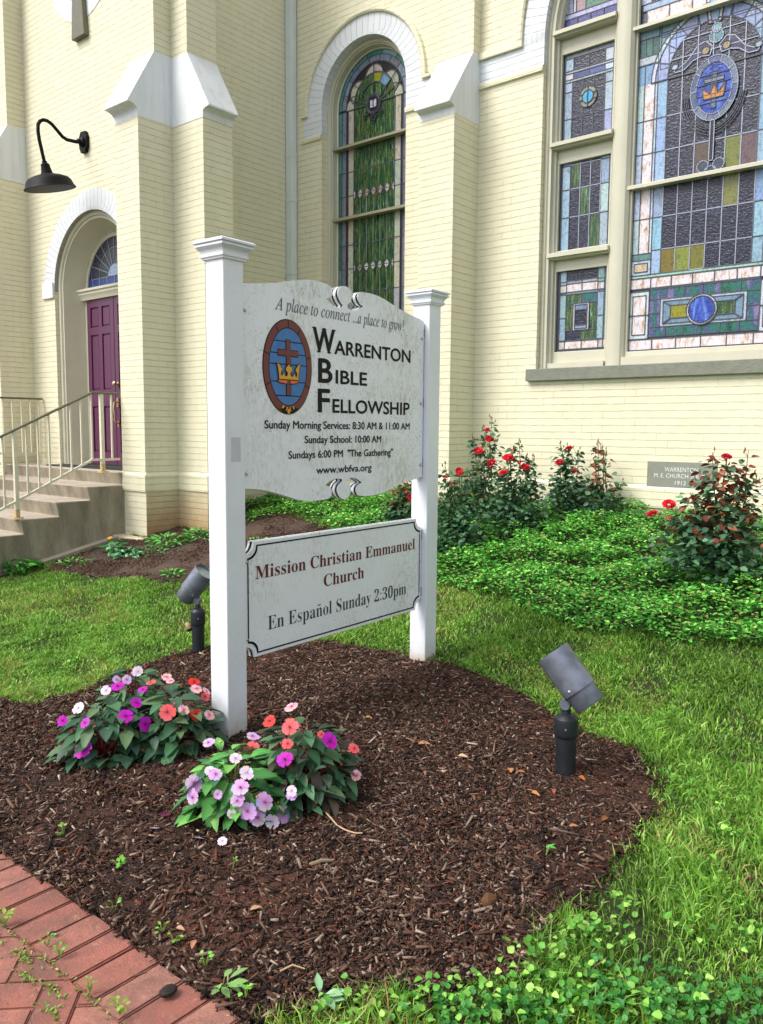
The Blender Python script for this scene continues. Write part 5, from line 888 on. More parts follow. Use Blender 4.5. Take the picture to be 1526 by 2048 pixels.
# ------------------------------------------------------------------ spotlights
def spotlight(base, sc_, label, yaw, tilt, hood, sensor, lean, hs=1.0):
    t = thing('spotlight', tuple(base), label, 'spotlight', 'spotlights aimed at the sign'); bx, by, bz = base; L = Vector((lean[0], lean[1], 1)).normalized(); P = lambda h: Vector((bx, by, bz))+L*h*sc_*hs
    q = sc_; mb = MB(); mb.lathe([(.036*q, -.05), (.037*q, .24*q*hs)], P(0), L, 26); mb.build('stake', M['bronze'], t, smooth=True)
    mb = MB(); mb.lathe([(.039*q, .215*q*hs), (.0425*q, .222*q*hs), (.0435*q, .235*q*hs), (.0435*q, .318*q*hs), (.0425*q, .326*q*hs), (.030*q, .345*q*hs), (.026*q, .348*q*hs), (.017*q, .352*q*hs), (.016*q, .375*q*hs), (0, .377*q*hs)], P(0), L, 26); mb.build('collar', M['bronze'], t, smooth=True)
    kp = P(.385)+L*.016*q; d = Vector((math.cos(tilt)*math.cos(yaw), math.cos(tilt)*math.sin(yaw), math.sin(tilt))); side = d.cross(Vector((0, 0, 1))).normalized(); upv = side.cross(d)
    mb = MB(); mb.lathe([(0, -.020*q), (.019*q, -.020*q), (.021*q, -.016*q), (.021*q, .016*q), (.019*q, .020*q), (0, .020*q)], kp, side, 20)
    mb.tube([P(.35), kp], .013*q, 10); mb.tube([kp, kp+(upv*.55+d*.1)*.075*q], .0145*q, 10); mb.build('knuckle', M['bronze_lt'], t, smooth=True)
    c = kp+upv*.075*q-d*.030*q; r = .062*q
    mb = MB(); mb.lathe([(0, -.02*q), (r*.88, -.02*q), (r*.93, -.015*q), (r*.93, .10*q), (r*.9, .10*q)], c, d, 36); mb.build('lamp_housing', M['bronze_lt'], t, smooth=True)
    mb = MB(); n = 36; a0 = .045*q
    if hood:     # shroud cut aslant: the long side on top
        V = []; rr = (r*1.03, r*1.03, r*.99, r*.99)
        for k in range(n):
            th = 2*PI*k/n; rad = side*math.cos(th)+upv*math.sin(th); e = (.205+.0*math.sin(th))*q
            V += [c+rad*rr[0]+d*a0, c+rad*rr[1]+d*e, c+rad*rr[2]+d*e, c+rad*rr[3]+d*a0]
        mb.add(V, [(4*k+j, 4*((k+1) % n)+j, 4*((k+1) % n)+(j+1) % 4, 4*k+(j+1) % 4) for k in range(n) for j in range(4)])
    else: mb.lathe([(r*1.03, a0), (r*1.03, .20*q), (r*1.0, .205*q), (r*.95, .20*q), (r*.95, a0)], c, d, n)
    mb.build('shroud', M['bronze_lt'], t, smooth=True)
    mb = MB(); mb.lathe([(0, .19*q), (r*.96, .186*q)] if not hood else [(0, .12*q), (r*.96, .12*q)], c, d, 30); mb.build('lens', M['lens'], t, smooth=True)
    view = (Vector(CAM)-c).normalized(); vp_ = (view-d*view.dot(d)).normalized()
    mb = MB(); mb.lathe([(.005*q, 0), (.005*q, .003), (0, .005)], c+d*.06*q+vp_.lerp(-upv, .35).normalized()*r*1.03, vp_, 8); vz = (view-L*view.dot(L)).normalized(); mb.lathe([(.0045*q, 0), (.0045*q, .003), (0, .004)], P(.275)+vz*.0415*q, vz, 8); mb.build('screw', M['screw'], t, smooth=True)
    if sensor:
        s_ = P(.165); sd = Vector(-rt*.95+up*.25).normalized(); mb = MB(); mb.tube([s_+sd*.03, s_+sd*.062], .012, 10); mb.lathe([(.019, .055), (.022, .062), (.022, .068)], s_, sd, 18, 0)
        ax2 = (Vector(up)*.9-Vector(rt)*.35).normalized(); o2 = s_+sd*.062; mb.lathe([(.020, -.004), (.024, .002)], o2, ax2, 18); mb.build('sensor_socket', M['matblack'], t, smooth=True)
        mb = MB(); mb.lathe([(.023, 0), (.0235, .016), (.021, .030), (.014, .042), (.006, .047), (0, .048)], o2, ax2, 18); mb.build('light_sensor', M['tan'], t, smooth=True)
    return t
g1 = onG(1131, 1543); dF = np.linalg.norm(g1-CAM)
spotlight(g1, 1.24, 'grey spotlight standing in the mulch at the right, its shroud turned towards the sign', math.atan2(-.14, -.99), R_(49), True, False, (-.02, 0), .62)
g2 = onG(397, 1303)
spotlight(g2, 1.16, 'black spotlight with a tan light sensor behind the near sign post', math.atan2(rt[1]*.95-fw[1]*.35, rt[0]*.95-fw[0]*.35), R_(50), False, True, (0, 0), .76)
# ------------------------------------------------------------------ ground
xs = np.concatenate([[-220, -120, -60, -30, -18], np.arange(-13, 4.01, .09), [7, 12, 30, 60, 120, 220]]); ys = np.concatenate([[-220, -120, -50, -20, -8, -4], np.arange(-2, 8.6, .09), [12, 30, 80, 220]])
def grid_mesh(name, X, Y, Z, keep=None):
    ny, nx = X.shape; idx = np.arange(nx*ny).reshape(ny, nx); q = np.stack([idx[:-1, :-1], idx[:-1, 1:], idx[1:, 1:], idx[1:, :-1]], -1).reshape(-1, 4)
    V = np.stack([X, Y, Z], -1).reshape(-1, 3)
    if keep is not None:
        q = q[keep(V[q].mean(1))]; u_, inv = np.unique(q, return_inverse=True); V = V[u_]; q = inv.reshape(-1, 4)
    return big_mesh(name, V, q)
def lump(x, y, seed=0):
    r = np.random.default_rng(seed); z = 0
    for k in range(14):
        f = r.uniform(4, 26); a = r.uniform(0, 2*PI); p = r.uniform(0, 6.3); z = z+np.sin((x*math.cos(a)+y*math.sin(a))*f+p)/f
    return z
PE = 1.345                                             # where mulch meets brick
bed_px = [(63, 1414), (157, 1386), (233, 1351), (314, 1323), (384, 1299), (470, 1300), (560, 1290), (640, 1286), (720, 1298), (790, 1310), (873, 1323), (960, 1352), (1050, 1398), (1130, 1446), (1200, 1480), (1268, 1505), (1300, 1547), (1309, 1594), (1300, 1625), (1275, 1650), (1253, 1703), (1212, 1737), (1184, 1781), (1159, 1812), (1106, 1840), (1069, 1874), (1050, 1937), (985, 1962), (900, 1978), (800, 1985), (700, 1996), (600, 2000)]
bed = [tuple(onG(*p)[:2]) for p in bed_px]
xl = bed[-1][0]
bed = [(-7.5, .9+.5), (-6.2, 1.75)]+bed+[(xl-.06, PE-.01), (-7.5, PE-.01)]
bd2 = []
for i_ in range(len(bed)):
    a_, b_ = np.array(bed[i_]), np.array(bed[(i_+1) % len(bed)]); n_ = max(1, int(np.linalg.norm(b_-a_)/.045)) if a_[1] > PE+.02 or b_[1] > PE+.02 else 1
    for j_ in range(n_): bd2.append(tuple(a_+(b_-a_)*j_/n_+(rng.normal(0, .013, 2) if n_ > 1 else 0)))
bed = bd2
bx = np.array(bed)
X, Y = np.meshgrid(xs, ys); Z = terr(np.clip(X, -13, 4), np.clip(Y, -2, 8.5))-.012-.05*(Y < 1.36)-.032*inpoly(X, Y, bed)
tag(link('ground', grid_mesh('ground', X, Y, Z), M['lawnsoil'], smooth=True), kind='structure')
gx_, gy_ = np.meshgrid(np.arange(-7.0, -.95, .022), np.arange(1.3, 4.7, .022))
inb = lambda C: inpoly(C[:, 0], C[:, 1], bed)
bz = terr(gx_, gy_)+.004+.030*lump(gx_, gy_, 3)+.004*rng.standard_normal(gx_.shape)
tag(link('mulch_bed', grid_mesh('mulch_bed', gx_, gy_, bz, inb), M['soil'], smooth=True), kind='structure')
# ------------------------------------------------------------------ bark chips
def boxes(n, P, L, Wd, T, yaw, pitch, roll, cols):
    cu = np.array([(x, y, z) for x in (-.5, .5) for y in (-.5, .5) for z in (-.5, .5)]); f = np.array([(0, 1, 3, 2), (4, 6, 7, 5), (0, 4, 5, 1), (2, 3, 7, 6), (0, 2, 6, 4), (1, 5, 7, 3)])
    v = cu[None]*np.stack([L, Wd, T], -1)[:, None, :]; tp = rng.uniform(.35, 1, (n, 1)); v[:, 4:, 1] *= tp; v[:, :4, 1] *= rng.uniform(.55, 1, (n, 1)); v[:, :, 2] += rng.uniform(-.5, .5, (n, 8))*T[:, None]*.5
    cy, sy = np.cos(yaw), np.sin(yaw); cp, sp = np.cos(pitch), np.sin(pitch); cr, sr = np.cos(roll), np.sin(roll)
    x, y, z = v[..., 0], v[..., 1], v[..., 2]
    y, z = y*cr[:, None]-z*sr[:, None], y*sr[:, None]+z*cr[:, None]; x, z = x*cp[:, None]-z*sp[:, None], x*sp[:, None]+z*cp[:, None]; x, y = x*cy[:, None]-y*sy[:, None], x*sy[:, None]+y*cy[:, None]
    V = np.stack([x, y, z], -1)+P[:, None, :]; Fc = f[None]+8*np.arange(n)[:, None, None]
    return V.reshape(-1, 3), Fc.reshape(-1, 4), np.repeat(cols, 8, 0)
def sample(n, poly, extra=None):
    a = np.array([p[:2] for p in poly]); lo, hi = a.min(0), a.max(0); out = np.zeros((0, 2))
    while len(out) < n:
        p = rng.uniform(lo, hi, (n*3, 2)); p = p[inpoly(p[:, 0], p[:, 1], poly)]
        if extra is not None: p = p[extra(p)]
        out = np.r_[out, p]
    return out[:n]
pal = np.array([hexrgb(h) for h in ('#3b271e', '#492f24', '#583b2e', '#2c1d17', '#634636', '#725544', '#8c7362', '#201511', '#7b6250', '#a08a78', '#6e3d29', '#c2ac98')]); pw = np.array([14, 14, 13, 12, 11, 9, 6, 11, 8, 5, 8, 2.8]); pw = pw/pw.sum()
def chips(name, poly, n, big=1.0, palette=pal, wts=pw, patch=True, frac_x=None):
    ex = (lambda p: rng.uniform(0, 1, len(p)) < np.clip(.72+3.4*lump(p[:, 0]*.6, p[:, 1]*.6, 11), .30, 1)*np.clip(1.6-.22*np.hypot(p[:, 0], p[:, 1]), .3, 1)) if patch else None
    p = sample(n, poly, ex); L = np.clip(rng.lognormal(math.log(.0135), .62, n), .004, .07)*big; Wd = np.minimum(L*rng.uniform(.10, .40, n)+.0008, .011); T = np.clip(Wd*rng.uniform(.25, .7, n), .001, .006)
    z = terr(p[:, 0], p[:, 1])+.030*lump(p[:, 0], p[:, 1], 3)+rng.uniform(.0, .016, n)
    V, Fc, c = boxes(n, np.c_[p, z], L, Wd, T, rng.uniform(0, 2*PI, n), rng.normal(0, .36, n), rng.normal(0, .5, n), palette[rng.choice(len(palette), n, p=wts)]*rng.uniform(.75, 1.25, (n, 1)))
    return tag(link(name, big_mesh(name, V, Fc, c), M['chip']), kind='stuff')
bedv = [(max(x, -5.6), y) for x, y in bed]
ep = np.array([(-5.2, PE-.02), (-1.55, PE-.02), (-1.55, PE+.05), (-5.2, PE+.05)])
ca_ = chips('bark_chips', bedv, 135000)
rim = [q_ for q_ in bed if q_[1] > PE+.03 and q_[0] > -5.6]
rs_ = np.array(rim)[rng.integers(len(rim), size=4200)]+rng.normal(0, .028, (4200, 2)); smp_ = sample; sample = lambda n, poly, extra=None: rs_[:n]
cr_ = chips('rim_chips', rim, 4200, .9, patch=False); sample = smp_; tag(cr_, 'bark chips strewn along the ragged grass edge of the bed', 'mulch')
cb_ = chips('bark_slivers', bedv, 4500, 2.0); cb_.data.transform(Matrix.Translation((0, 0, .004)))
cc_ = chips('edge_chips', [tuple(p_) for p_ in ep], 1600, .8, patch=False)
tag(cb_, 'long pale slivers of bark lying on the mulch', 'mulch'); tag(cc_, 'bark crumbs spilling over the brick edge', 'mulch')
tag(ca_, 'shredded dark brown bark mulch covering the bed round the sign', 'mulch')
# ------------------------------------------------------------------ brick path
def paver_box(bm_v, L, Wd, cx, cy, yaw, col, clip=None):
    bm = bmesh.new(); bmesh.ops.create_cube(bm, size=1); z0 = random.uniform(-.003, .003)
    bmesh.ops.scale(bm, vec=(L, Wd, .06), verts=bm.verts); bmesh.ops.bevel(bm, geom=[e for e in bm.edges if all(v.co.z > 0 for v in e.verts)], offset=.005, segments=2, affect='EDGES')
    bmesh.ops.rotate(bm, cent=(0, 0, 0), matrix=Matrix.Rotation(yaw+random.uniform(-.008, .008), 3, 'Z') @ Matrix.Rotation(random.uniform(-.012, .012), 3, 'X'), verts=bm.verts); bmesh.ops.translate(bm, vec=(cx, cy, -.03+z0), verts=bm.verts)
    if clip is not None:
        bmesh.ops.bisect_plane(bm, geom=bm.verts[:]+bm.edges[:]+bm.faces[:], plane_co=(0, clip, 0), plane_no=(0, 1, 0), clear_outer=True); bmesh.ops.holes_fill(bm, edges=bm.edges)
    if len(bm.faces):
        bm.verts.index_update(); bm_v.add([v.co for v in bm.verts], [tuple(v.index for v in f.verts) for f in bm.faces], 0, col)
    bm.free()
pmb = MB(); pc = [hexrgb(h) for h in ('#ab6e5e', '#a26455', '#b37a69', '#985e50', '#ad7262')]
x = -5.0
while x < 1.2: paver_box(pmb, .1165, .218, x, PE-.112+random.uniform(-.004, .004), 0, random.choice(pc)); x += .1235
LB, WB = .221, .109; cl = PE-.112-.114
for i in range(-24, 26):
    for j in range(-5, 6):
        bx0, by0 = i*.111+j*.444, 0
        for k in range(2):
            # 45 degree herringbone
            if k == 0: a, b, yw = i*.111+j*.444+.111, i*.111+.0555, 0
            else: a, b, yw = i*.111+j*.444+.2775, i*.111+.0, PI/2
            c_, s_ = math.cos(PI/4), math.sin(PI/4); px, py = a*c_-b*s_-1.6, a*s_+b*c_-.1
            if -5 < px < 1 and -.4 < py < cl+.16: paver_box(pmb, LB, WB, px, py, yw+PI/4, random.choice(pc), cl)
tag(pmb.build('brick_path', M['paver']), kind='structure')
mb = MB(); mb.add([(-5.2, -.6, -.010), (1.3, -.6, -.010), (1.3, PE+.01, -.010), (-5.2, PE+.01, -.010)], [(0, 1, 2, 3)]); tag(mb.build('joint_sand', M['soil2']), kind='structure')
# ------------------------------------------------------------------ foliage helpers
def nrm(a): return a/np.maximum(np.linalg.norm(a, axis=-1, keepdims=True), 1e-9)
def leaves(P, D, N, L, Wd, fold=.25, droop=.3, wide=.42, col=None, var=.2):
    n = len(P); D = nrm(D); S = nrm(np.cross(D, N)); N = np.cross(S, D); L = np.asarray(L)[:, None]*np.ones((n, 1)); Wd = np.asarray(Wd)[:, None]*np.ones((n, 1))
    def pt(t, s, lift): return P+D*L*t+S*Wd*s*.5+N*(Wd*abs(s)*fold*.5-L*droop*t*t+lift)
    V = np.stack([pt(0, 0, 0), pt(wide*.5, -.72, 0), pt(wide*.5, 0, 0), pt(wide*.5, .72, 0), pt(wide, -1, 0), pt(wide, 0, 0), pt(wide, 1, 0), pt(.78, -.58, 0), pt(.78, 0, 0), pt(.78, .58, 0), pt(1, 0, 0)], 1)
    f = np.array([(0, 2, 1), (0, 3, 2), (1, 2, 5), (1, 5, 4), (2, 3, 6), (2, 6, 5), (4, 5, 8), (4, 8, 7), (5, 6, 9), (5, 9, 8), (7, 8, 10), (8, 9, 10)])
    c = np.asarray(col)*rng.uniform(1-var, 1+var, (n, 1)); c = c*np.array([1, 1, 1.0])
    cc = np.repeat(c[:, None, :], 11, 1); cc[:, [2, 5, 8]] = cc[:, [2, 5, 8]]*1.18+.006; cc[:, [0]] *= 1.1
    return V.reshape(-1, 3), (f[None]+11*np.arange(n)[:, None, None]).reshape(-1, 3), cc.reshape(-1, 3)
def merge(parts):
    V, Fc, C = [], [], []; b = 0
    for v, f, c in parts: V.append(v); Fc.append(f+b); C.append(c); b += len(v)
    return np.concatenate(V), np.concatenate(Fc), np.concatenate(C)
def rdir(n, zlo=-.2, zhi=.6):
    a = rng.uniform(0, 2*PI, n); z = rng.uniform(zlo, zhi, n); r = np.sqrt(1-z*z); return np.c_[r*np.cos(a), r*np.sin(a), z]
def pick(cols, n, w_=None):
    a = np.array([hexrgb(h) for h in cols]); return a[rng.choice(len(a), n, p=None if w_ is None else np.array(w_)/sum(w_))]
# ------------------------------------------------------------------ lawn
gc_px = [(876, 1165), (930, 1180), (990, 1195), (1050, 1214), (1110, 1244), (1170, 1262), (1250, 1272), (1340, 1283), (1430, 1292), (1560, 1302)]
gce = [tuple(onG(*p)[:2]) for p in gc_px]
gcover = [(x_, y_-.05) for x_, y_ in gce]+[(1.5, gce[-1][1]+.3), (1.5, 7.47), (-4.93, 7.47), (-4.93, 7.02), (-5.42, 7.02), (-5.42, 7.47), (-7.62, 7.47), (-7.4, 6.6), (-6.6, 6.35), (-5.9, 6.15), (-5.2, 5.75)]
soil_px = [(95, 1143), (170, 1152), (250, 1158), (330, 1163), (420, 1160), (520, 1100), (640, 1090), (760, 1090)]
sl_ = [tuple(onG(*p)[:2]) for p in soil_px]
soilbed = sl_+[(-5.0, 5.9), (-5.9, 6.2), (-6.6, 6.4), (-7.4, 6.65), (-7.7, 7.47), (-7.78, 7.47), (-7.78, 6.1), (-7.24, 6.1), (-7.24, 5.66), (-7.78, 5.66), (-7.78, 5.22), (-8.04, 5.22), (-8.04, 4.3)]
gx_, gy_ = np.meshgrid(np.arange(-8.6, -4, .05), np.arange(3.6, 7.6, .05)); tag(link('soil_bed', grid_mesh('soil_bed', gx_, gy_, terr(gx_, gy_)+.006+.02*lump(gx_, gy_, 5), lambda C: inpoly(C[:, 0], C[:, 1], soilbed)), M['soil2'], smooth=True), kind='structure')
tag(chips('mulch_scraps', soilbed, 26000, 1.0, np.array([hexrgb(h) for h in ('#4c3529', '#5d4434', '#6e5342', '#3a281f', '#86705f', '#7c4f3a')]), np.ones(6)/6, False), 'thin brown mulch and soil strip at the foot of the tower', 'mulch')
def lawnmask(p):
    m = ~inpoly(p[:, 0], p[:, 1], bed) & ~inpoly(p[:, 0], p[:, 1]-.16, gcover) & ~inpoly(p[:, 0], p[:, 1], soilbed) & (p[:, 1] > PE+.02) & (p[:, 1] < 7.4)
    m &= ~((p[:, 0] < -8.06) & (p[:, 1] > 2.8)) | (p[:, 0] < -11.1)
    v = (p-0)@np.array([[fw[0], rt[0]], [fw[1], rt[1]]]); m &= (v[:, 0] > .8) & (np.abs(v[:, 1]) < v[:, 0]*.53+.95)      # only where the lens or a step aside could see
    return m
def grass(n, area, hmin, hmax, wmin, wmax, cols, wts, dens):
    p = np.zeros((0, 2)); x0, x1, y0, y1 = area
    while len(p) < n:
        q = rng.uniform((x0, y0), (x1, y1), (n*2, 2)); q = q[lawnmask(q)]; d = np.hypot(q[:, 0], q[:, 1]); q = q[rng.uniform(0, 1, len(q)) < dens(d)*np.clip(.72+2.0*lump(q[:, 0], q[:, 1], 21), .3, 1)]; p = np.r_[p, q]
    p = p[:n]; d = np.hypot(p[:, 0], p[:, 1]); z = terr(p[:, 0], p[:, 1])-.012; P = np.c_[p, z]
    tuft = np.clip(.95+1.3*lump(p[:, 0]*1.4, p[:, 1]*1.4, 23), .55, 1.5)
    h = rng.uniform(hmin, hmax, n)*tuft; wv = rng.uniform(wmin, wmax, n)*np.clip(d/2.4, 1, 2.2); a = rng.uniform(0, 2*PI, n); S = np.c_[np.cos(a), np.sin(a), np.zeros(n)]
    la = rng.uniform(0, 2*PI, n)+0; le = rng.uniform(.2, 1.35, n); ln = np.c_[np.cos(la), np.sin(la), np.zeros(n)]*le[:, None]
    P1 = P+(np.array([0, 0, 1.0])+ln*.45)*h[:, None]*.5; P2 = P+nrm(np.array([0, 0, 1.0])+ln*1.15)*h[:, None]; hw = (S*wv[:, None]/2)
    V = np.stack([P-hw, P+hw, P1-hw*.85, P1+hw*.85, P2], 1); f = np.array([(0, 1, 3), (0, 3, 2), (2, 3, 4)])
    patch = lump(p[:, 0]*.6, p[:, 1]*.6, 31); cc = pick(cols, n, wts)
    dry = (rng.uniform(0, 1, n) < np.clip((patch-.13)*2.2, 0.015, .30)); cc[dry] = pick(['#a8a458', '#bdb072', '#98a048', '#a2865a'], dry.sum())
    cc = cc*rng.uniform(.7, 1.25, (n, 1))*(1-.28*np.clip(-patch*4, 0, 1))[:, None]
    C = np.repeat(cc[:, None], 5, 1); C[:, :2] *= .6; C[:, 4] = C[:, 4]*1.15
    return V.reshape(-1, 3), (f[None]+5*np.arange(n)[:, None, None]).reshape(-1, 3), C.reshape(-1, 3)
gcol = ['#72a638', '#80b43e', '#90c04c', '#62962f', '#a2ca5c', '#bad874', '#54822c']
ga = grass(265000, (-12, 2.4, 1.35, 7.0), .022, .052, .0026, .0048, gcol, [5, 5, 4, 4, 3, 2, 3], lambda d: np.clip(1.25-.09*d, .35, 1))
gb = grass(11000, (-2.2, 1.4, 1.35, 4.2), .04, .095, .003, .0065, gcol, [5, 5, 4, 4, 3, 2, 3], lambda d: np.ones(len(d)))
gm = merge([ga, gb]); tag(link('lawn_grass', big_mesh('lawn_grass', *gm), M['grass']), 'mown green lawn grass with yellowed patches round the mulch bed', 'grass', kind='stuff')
# round leaved weeds and clover mixed in the near lawn
def roundleaf(P, N, r, cols):
    n = len(P); k = 8; N = nrm(N); A = nrm(np.cross(N, rdir(n, -1, 1))); Bv = np.cross(N, A); t = np.linspace(.12, 2*PI-.12, k)
    rim = P[:, None]+A[:, None]*(np.cos(t)[None, :, None]*r[:, None, None])+Bv[:, None]*(np.sin(t)[None, :, None]*r[:, None, None])+N[:, None]*(r[:, None, None]*.28)
    V = np.concatenate([P[:, None], rim], 1); f = np.array([(0, i, i+1) for i in range(1, k)]); C = np.repeat(cols[:, None], k+1, 1); C[:, 0] *= .8
    return V.reshape(-1, 3), (f[None]+(k+1)*np.arange(n)[:, None, None]).reshape(-1, 3), C.reshape(-1, 3)
def weedpatch(pxs, n, spread, rr, cols, hgt):
    out = []
    for (u, v, k) in pxs:
        g = onG(u, v); m = int(n*k); p = g[:2]+rng.normal(0, spread*k**.5, (m, 2)); p = p[p[:, 1] > PE+.01]; m = len(p); h = rng.uniform(.3, 1, m)*hgt; P = np.c_[p, terr(p[:, 0], p[:, 1])+h]
        cl_ = pick(cols, m)*rng.uniform(.8, 1.2, (m, 1)); hm = m//3
        out.append(roundleaf(P[:hm], rdir(hm, .35, .95), rng.uniform(.45, .95, hm)*rr, cl_[:hm])); sz = rng.uniform(.7, 1.5, m-hm)*rr
        out.append(leaves(P[hm:], rdir(m-hm, -.1, .7), nrm(np.c_[rng.normal(0, .4, (m-hm, 2)), np.ones(m-hm)]), sz*1.25, sz*1.1, .35, .25, .36, cl_[hm:]))
    return merge(out)
wc = ['#6fa83c', '#5b9a36', '#84b84c', '#4c8a30', '#97c25a']
wv = weedpatch([(1110, 1930, 1.3), (1160, 1890, 1), (1080, 1990, 1.4), (1010, 2000, 1.2), (1130, 2010, 1.4), (940, 2030, 1.2), (860, 2035, .9), (760, 2040, .8), (680, 2045, .7), (1220, 2000, .8), (1300, 2030, .8), (1400, 2000, .5), (1250, 1900, .4), (1240, 1830, .3), (1430, 1760, .4), (1480, 1690, .3), (1380, 1880, .35), (1500, 1900, .4)], 42, .055, .0155, wc, .065)
wd_ = weedpatch([(1380, 1585, 1), (1430, 1640, .9), (1330, 1560, .6), (1460, 1830, .8), (1390, 1480, .5), (1250, 1450, .4), (930, 1290, .6), (990, 1330, .5), (1490, 1500, .6), (240, 1260, .8), (330, 1270, .6), (150, 1330, .8), (60, 1290, .7), (30, 1380, .6), (330, 1150, .3)], 26, .07, .013, wc[:4], .045)
cl3 = []
for (u, v, k) in [(1200, 2030, 1), (1290, 1990, 1), (1330, 2040, 1.2), (1060, 2040, 1), (980, 2040, .8), (1420, 2040, 1), (1500, 2020, .8), (1180, 1950, .5), (900, 2040, .8)]:
    g = onG(u, v); m = int(28*k); p = g[:2]+rng.normal(0, .05, (m, 2)); h = rng.uniform(.025, .06, m)
    for t in range(3):
        a = rng.uniform(0, 2*PI, m)*0+t*2.09+np.arange(m); q = p+np.c_[np.cos(a), np.sin(a)]*.009; P = np.c_[q, terr(q[:, 0], q[:, 1])+h]; cl3.append(roundleaf(P, rdir(m, .7, .99), np.full(m, .0085), pick(['#3f8434', '#4c9140', '#357a30'], m)))
tag(link('clover', big_mesh('clover', *merge([wv, wd_]+cl3)), M['leaf']), 'round leaved weeds and clover spreading through the near edge of the lawn', 'weeds', kind='stuff')
# ------------------------------------------------------------------ ground cover against the church
def cover(poly, n, Ls, cols, hgt, base=.02, wide=.5, bias=None):
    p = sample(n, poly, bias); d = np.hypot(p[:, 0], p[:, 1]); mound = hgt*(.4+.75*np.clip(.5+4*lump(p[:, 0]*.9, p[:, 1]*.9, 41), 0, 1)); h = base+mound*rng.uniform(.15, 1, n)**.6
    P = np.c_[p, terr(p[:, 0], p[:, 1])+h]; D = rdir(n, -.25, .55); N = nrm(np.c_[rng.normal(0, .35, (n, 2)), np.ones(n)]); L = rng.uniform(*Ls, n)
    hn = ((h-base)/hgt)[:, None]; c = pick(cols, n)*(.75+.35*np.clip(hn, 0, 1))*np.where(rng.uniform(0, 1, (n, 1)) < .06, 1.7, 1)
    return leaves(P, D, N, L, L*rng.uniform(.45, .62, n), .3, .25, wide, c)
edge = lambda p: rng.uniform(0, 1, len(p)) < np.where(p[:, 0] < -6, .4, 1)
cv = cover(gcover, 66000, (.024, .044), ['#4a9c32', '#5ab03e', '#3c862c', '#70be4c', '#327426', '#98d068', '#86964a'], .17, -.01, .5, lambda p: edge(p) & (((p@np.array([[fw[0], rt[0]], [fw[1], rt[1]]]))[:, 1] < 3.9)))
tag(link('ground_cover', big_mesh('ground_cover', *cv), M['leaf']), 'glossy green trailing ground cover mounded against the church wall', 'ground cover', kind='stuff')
weedy = [tuple(onG(*p)[:2]) for p in ((490, 1050), (560, 1035), (640, 1030), (720, 1045), (800, 1040), (810, 1000), (700, 985), (560, 985), (490, 985))]
cv = cover(weedy, 5200, (.02, .045), ['#4f9a2e', '#63ac38', '#78ba48', '#3f8526', '#8cc456'], .10, .0, .5)
tag(link('low_weeds', big_mesh('low_weeds', *cv), M['leafdull']), 'light green low weeds on the bank seen under the sign board', 'weeds', kind='stuff')
# weed clumps at the tower foot
def weed_clump(px, n, spread, Ls, hgt, cols, label, narrow=.3, flower=False):
    g = onG(*px); t = thing('weed_clump', tuple(g), label, 'weeds', 'weed clumps by the tower and steps')
    a = rng.uniform(0, 2*PI, n); r = np.sqrt(rng.uniform(0, 1, n))*spread; p = g[:2]+np.c_[np.cos(a)*r, np.sin(a)*r*.6]; h = hgt*(1-.5*(r/spread))*rng.uniform(.2, 1, n); P = np.c_[p, terr(p[:, 0], p[:, 1])+h*.6]
    D = np.c_[np.cos(a), np.sin(a), rng.uniform(.1, 1.1, n)]; L = rng.uniform(*Ls, n)
    link('foliage', big_mesh('foliage', *leaves(P, D, np.c_[rng.normal(0, .3, (n, 2)), np.ones(n)], L, L*rng.uniform(narrow, narrow*1.6, n), .3, .5, .5, pick(cols, n))), M['leafdull'], t)
    mb = MB()
    for k in range(6): q = P[rng.integers(n)]; mb.tube([(g[0], g[1], g[2]-.01), tuple(q)], .0025, 5, 0, hexrgb('#6a8a44'))
    mb.build('stem', M['stem'], t)
    if flower:
        f0 = onX(220, 1077, g[0]+.0); mb = MB(); mb.tube([tuple(g), tuple(f0)], .003, 5, 0, hexrgb('#6a8a44')); mb.lathe([(0, 0), (.022, .004), (.024, .010), (0, .014)], tuple(f0), (.2, -.4, 1), 12); mb.c[-48:] = [hexrgb('#f0a51c')]*48; mb.build('flower', M['petal'], t)
    return t
gw = ['#4d9a3a', '#5fab46', '#3d8430', '#74b858']
weed_clump((30, 1140), 120, .26, (.08, .15), .22, ['#3f8f2a', '#4ea033', '#2f7a22'], 'leafy green weed clump at the left edge beside the steps')
weed_clump((228, 1108), 46, .13, (.07, .13), .20, ['#3c7f3a', '#4b9048', '#8ab09a'], 'broad leaved weed with one orange flower beside the concrete steps', .35, True)
weed_clump((255, 1112), 50, .16, (.06, .11), .10, ['#6fae7a', '#86bd92', '#5b9d66'], 'pale green weed at the corner of the footing', .4)
weed_clump((335, 1088), 150, .26, (.05, .10), .16, gw, 'feathery green weed clump under the stained tower corner', .22)
weed_clump((400, 1078), 110, .20, (.05, .10), .20, gw, 'green weed clump just left of the near sign post', .25)
weed_clump((300, 1105), 90, .22, (.03, .06), .07, ['#5d8f4a', '#6d9a56', '#4f7d40'], 'low creeping weed along the footing', .3)
weed_clump((345, 1150), 50, .12, (.04, .08), .06, gw, 'small green weed at the lawn edge left of the near post', .3)
weed_clump((150, 1128), 60, .2, (.04, .08), .06, gw, 'low weed along the concrete footing of the steps', .25)
weed_clump((520, 1085), 60, .16, (.03, .06), .06, gw, 'small weed on the bare soil just right of the near post', .3)
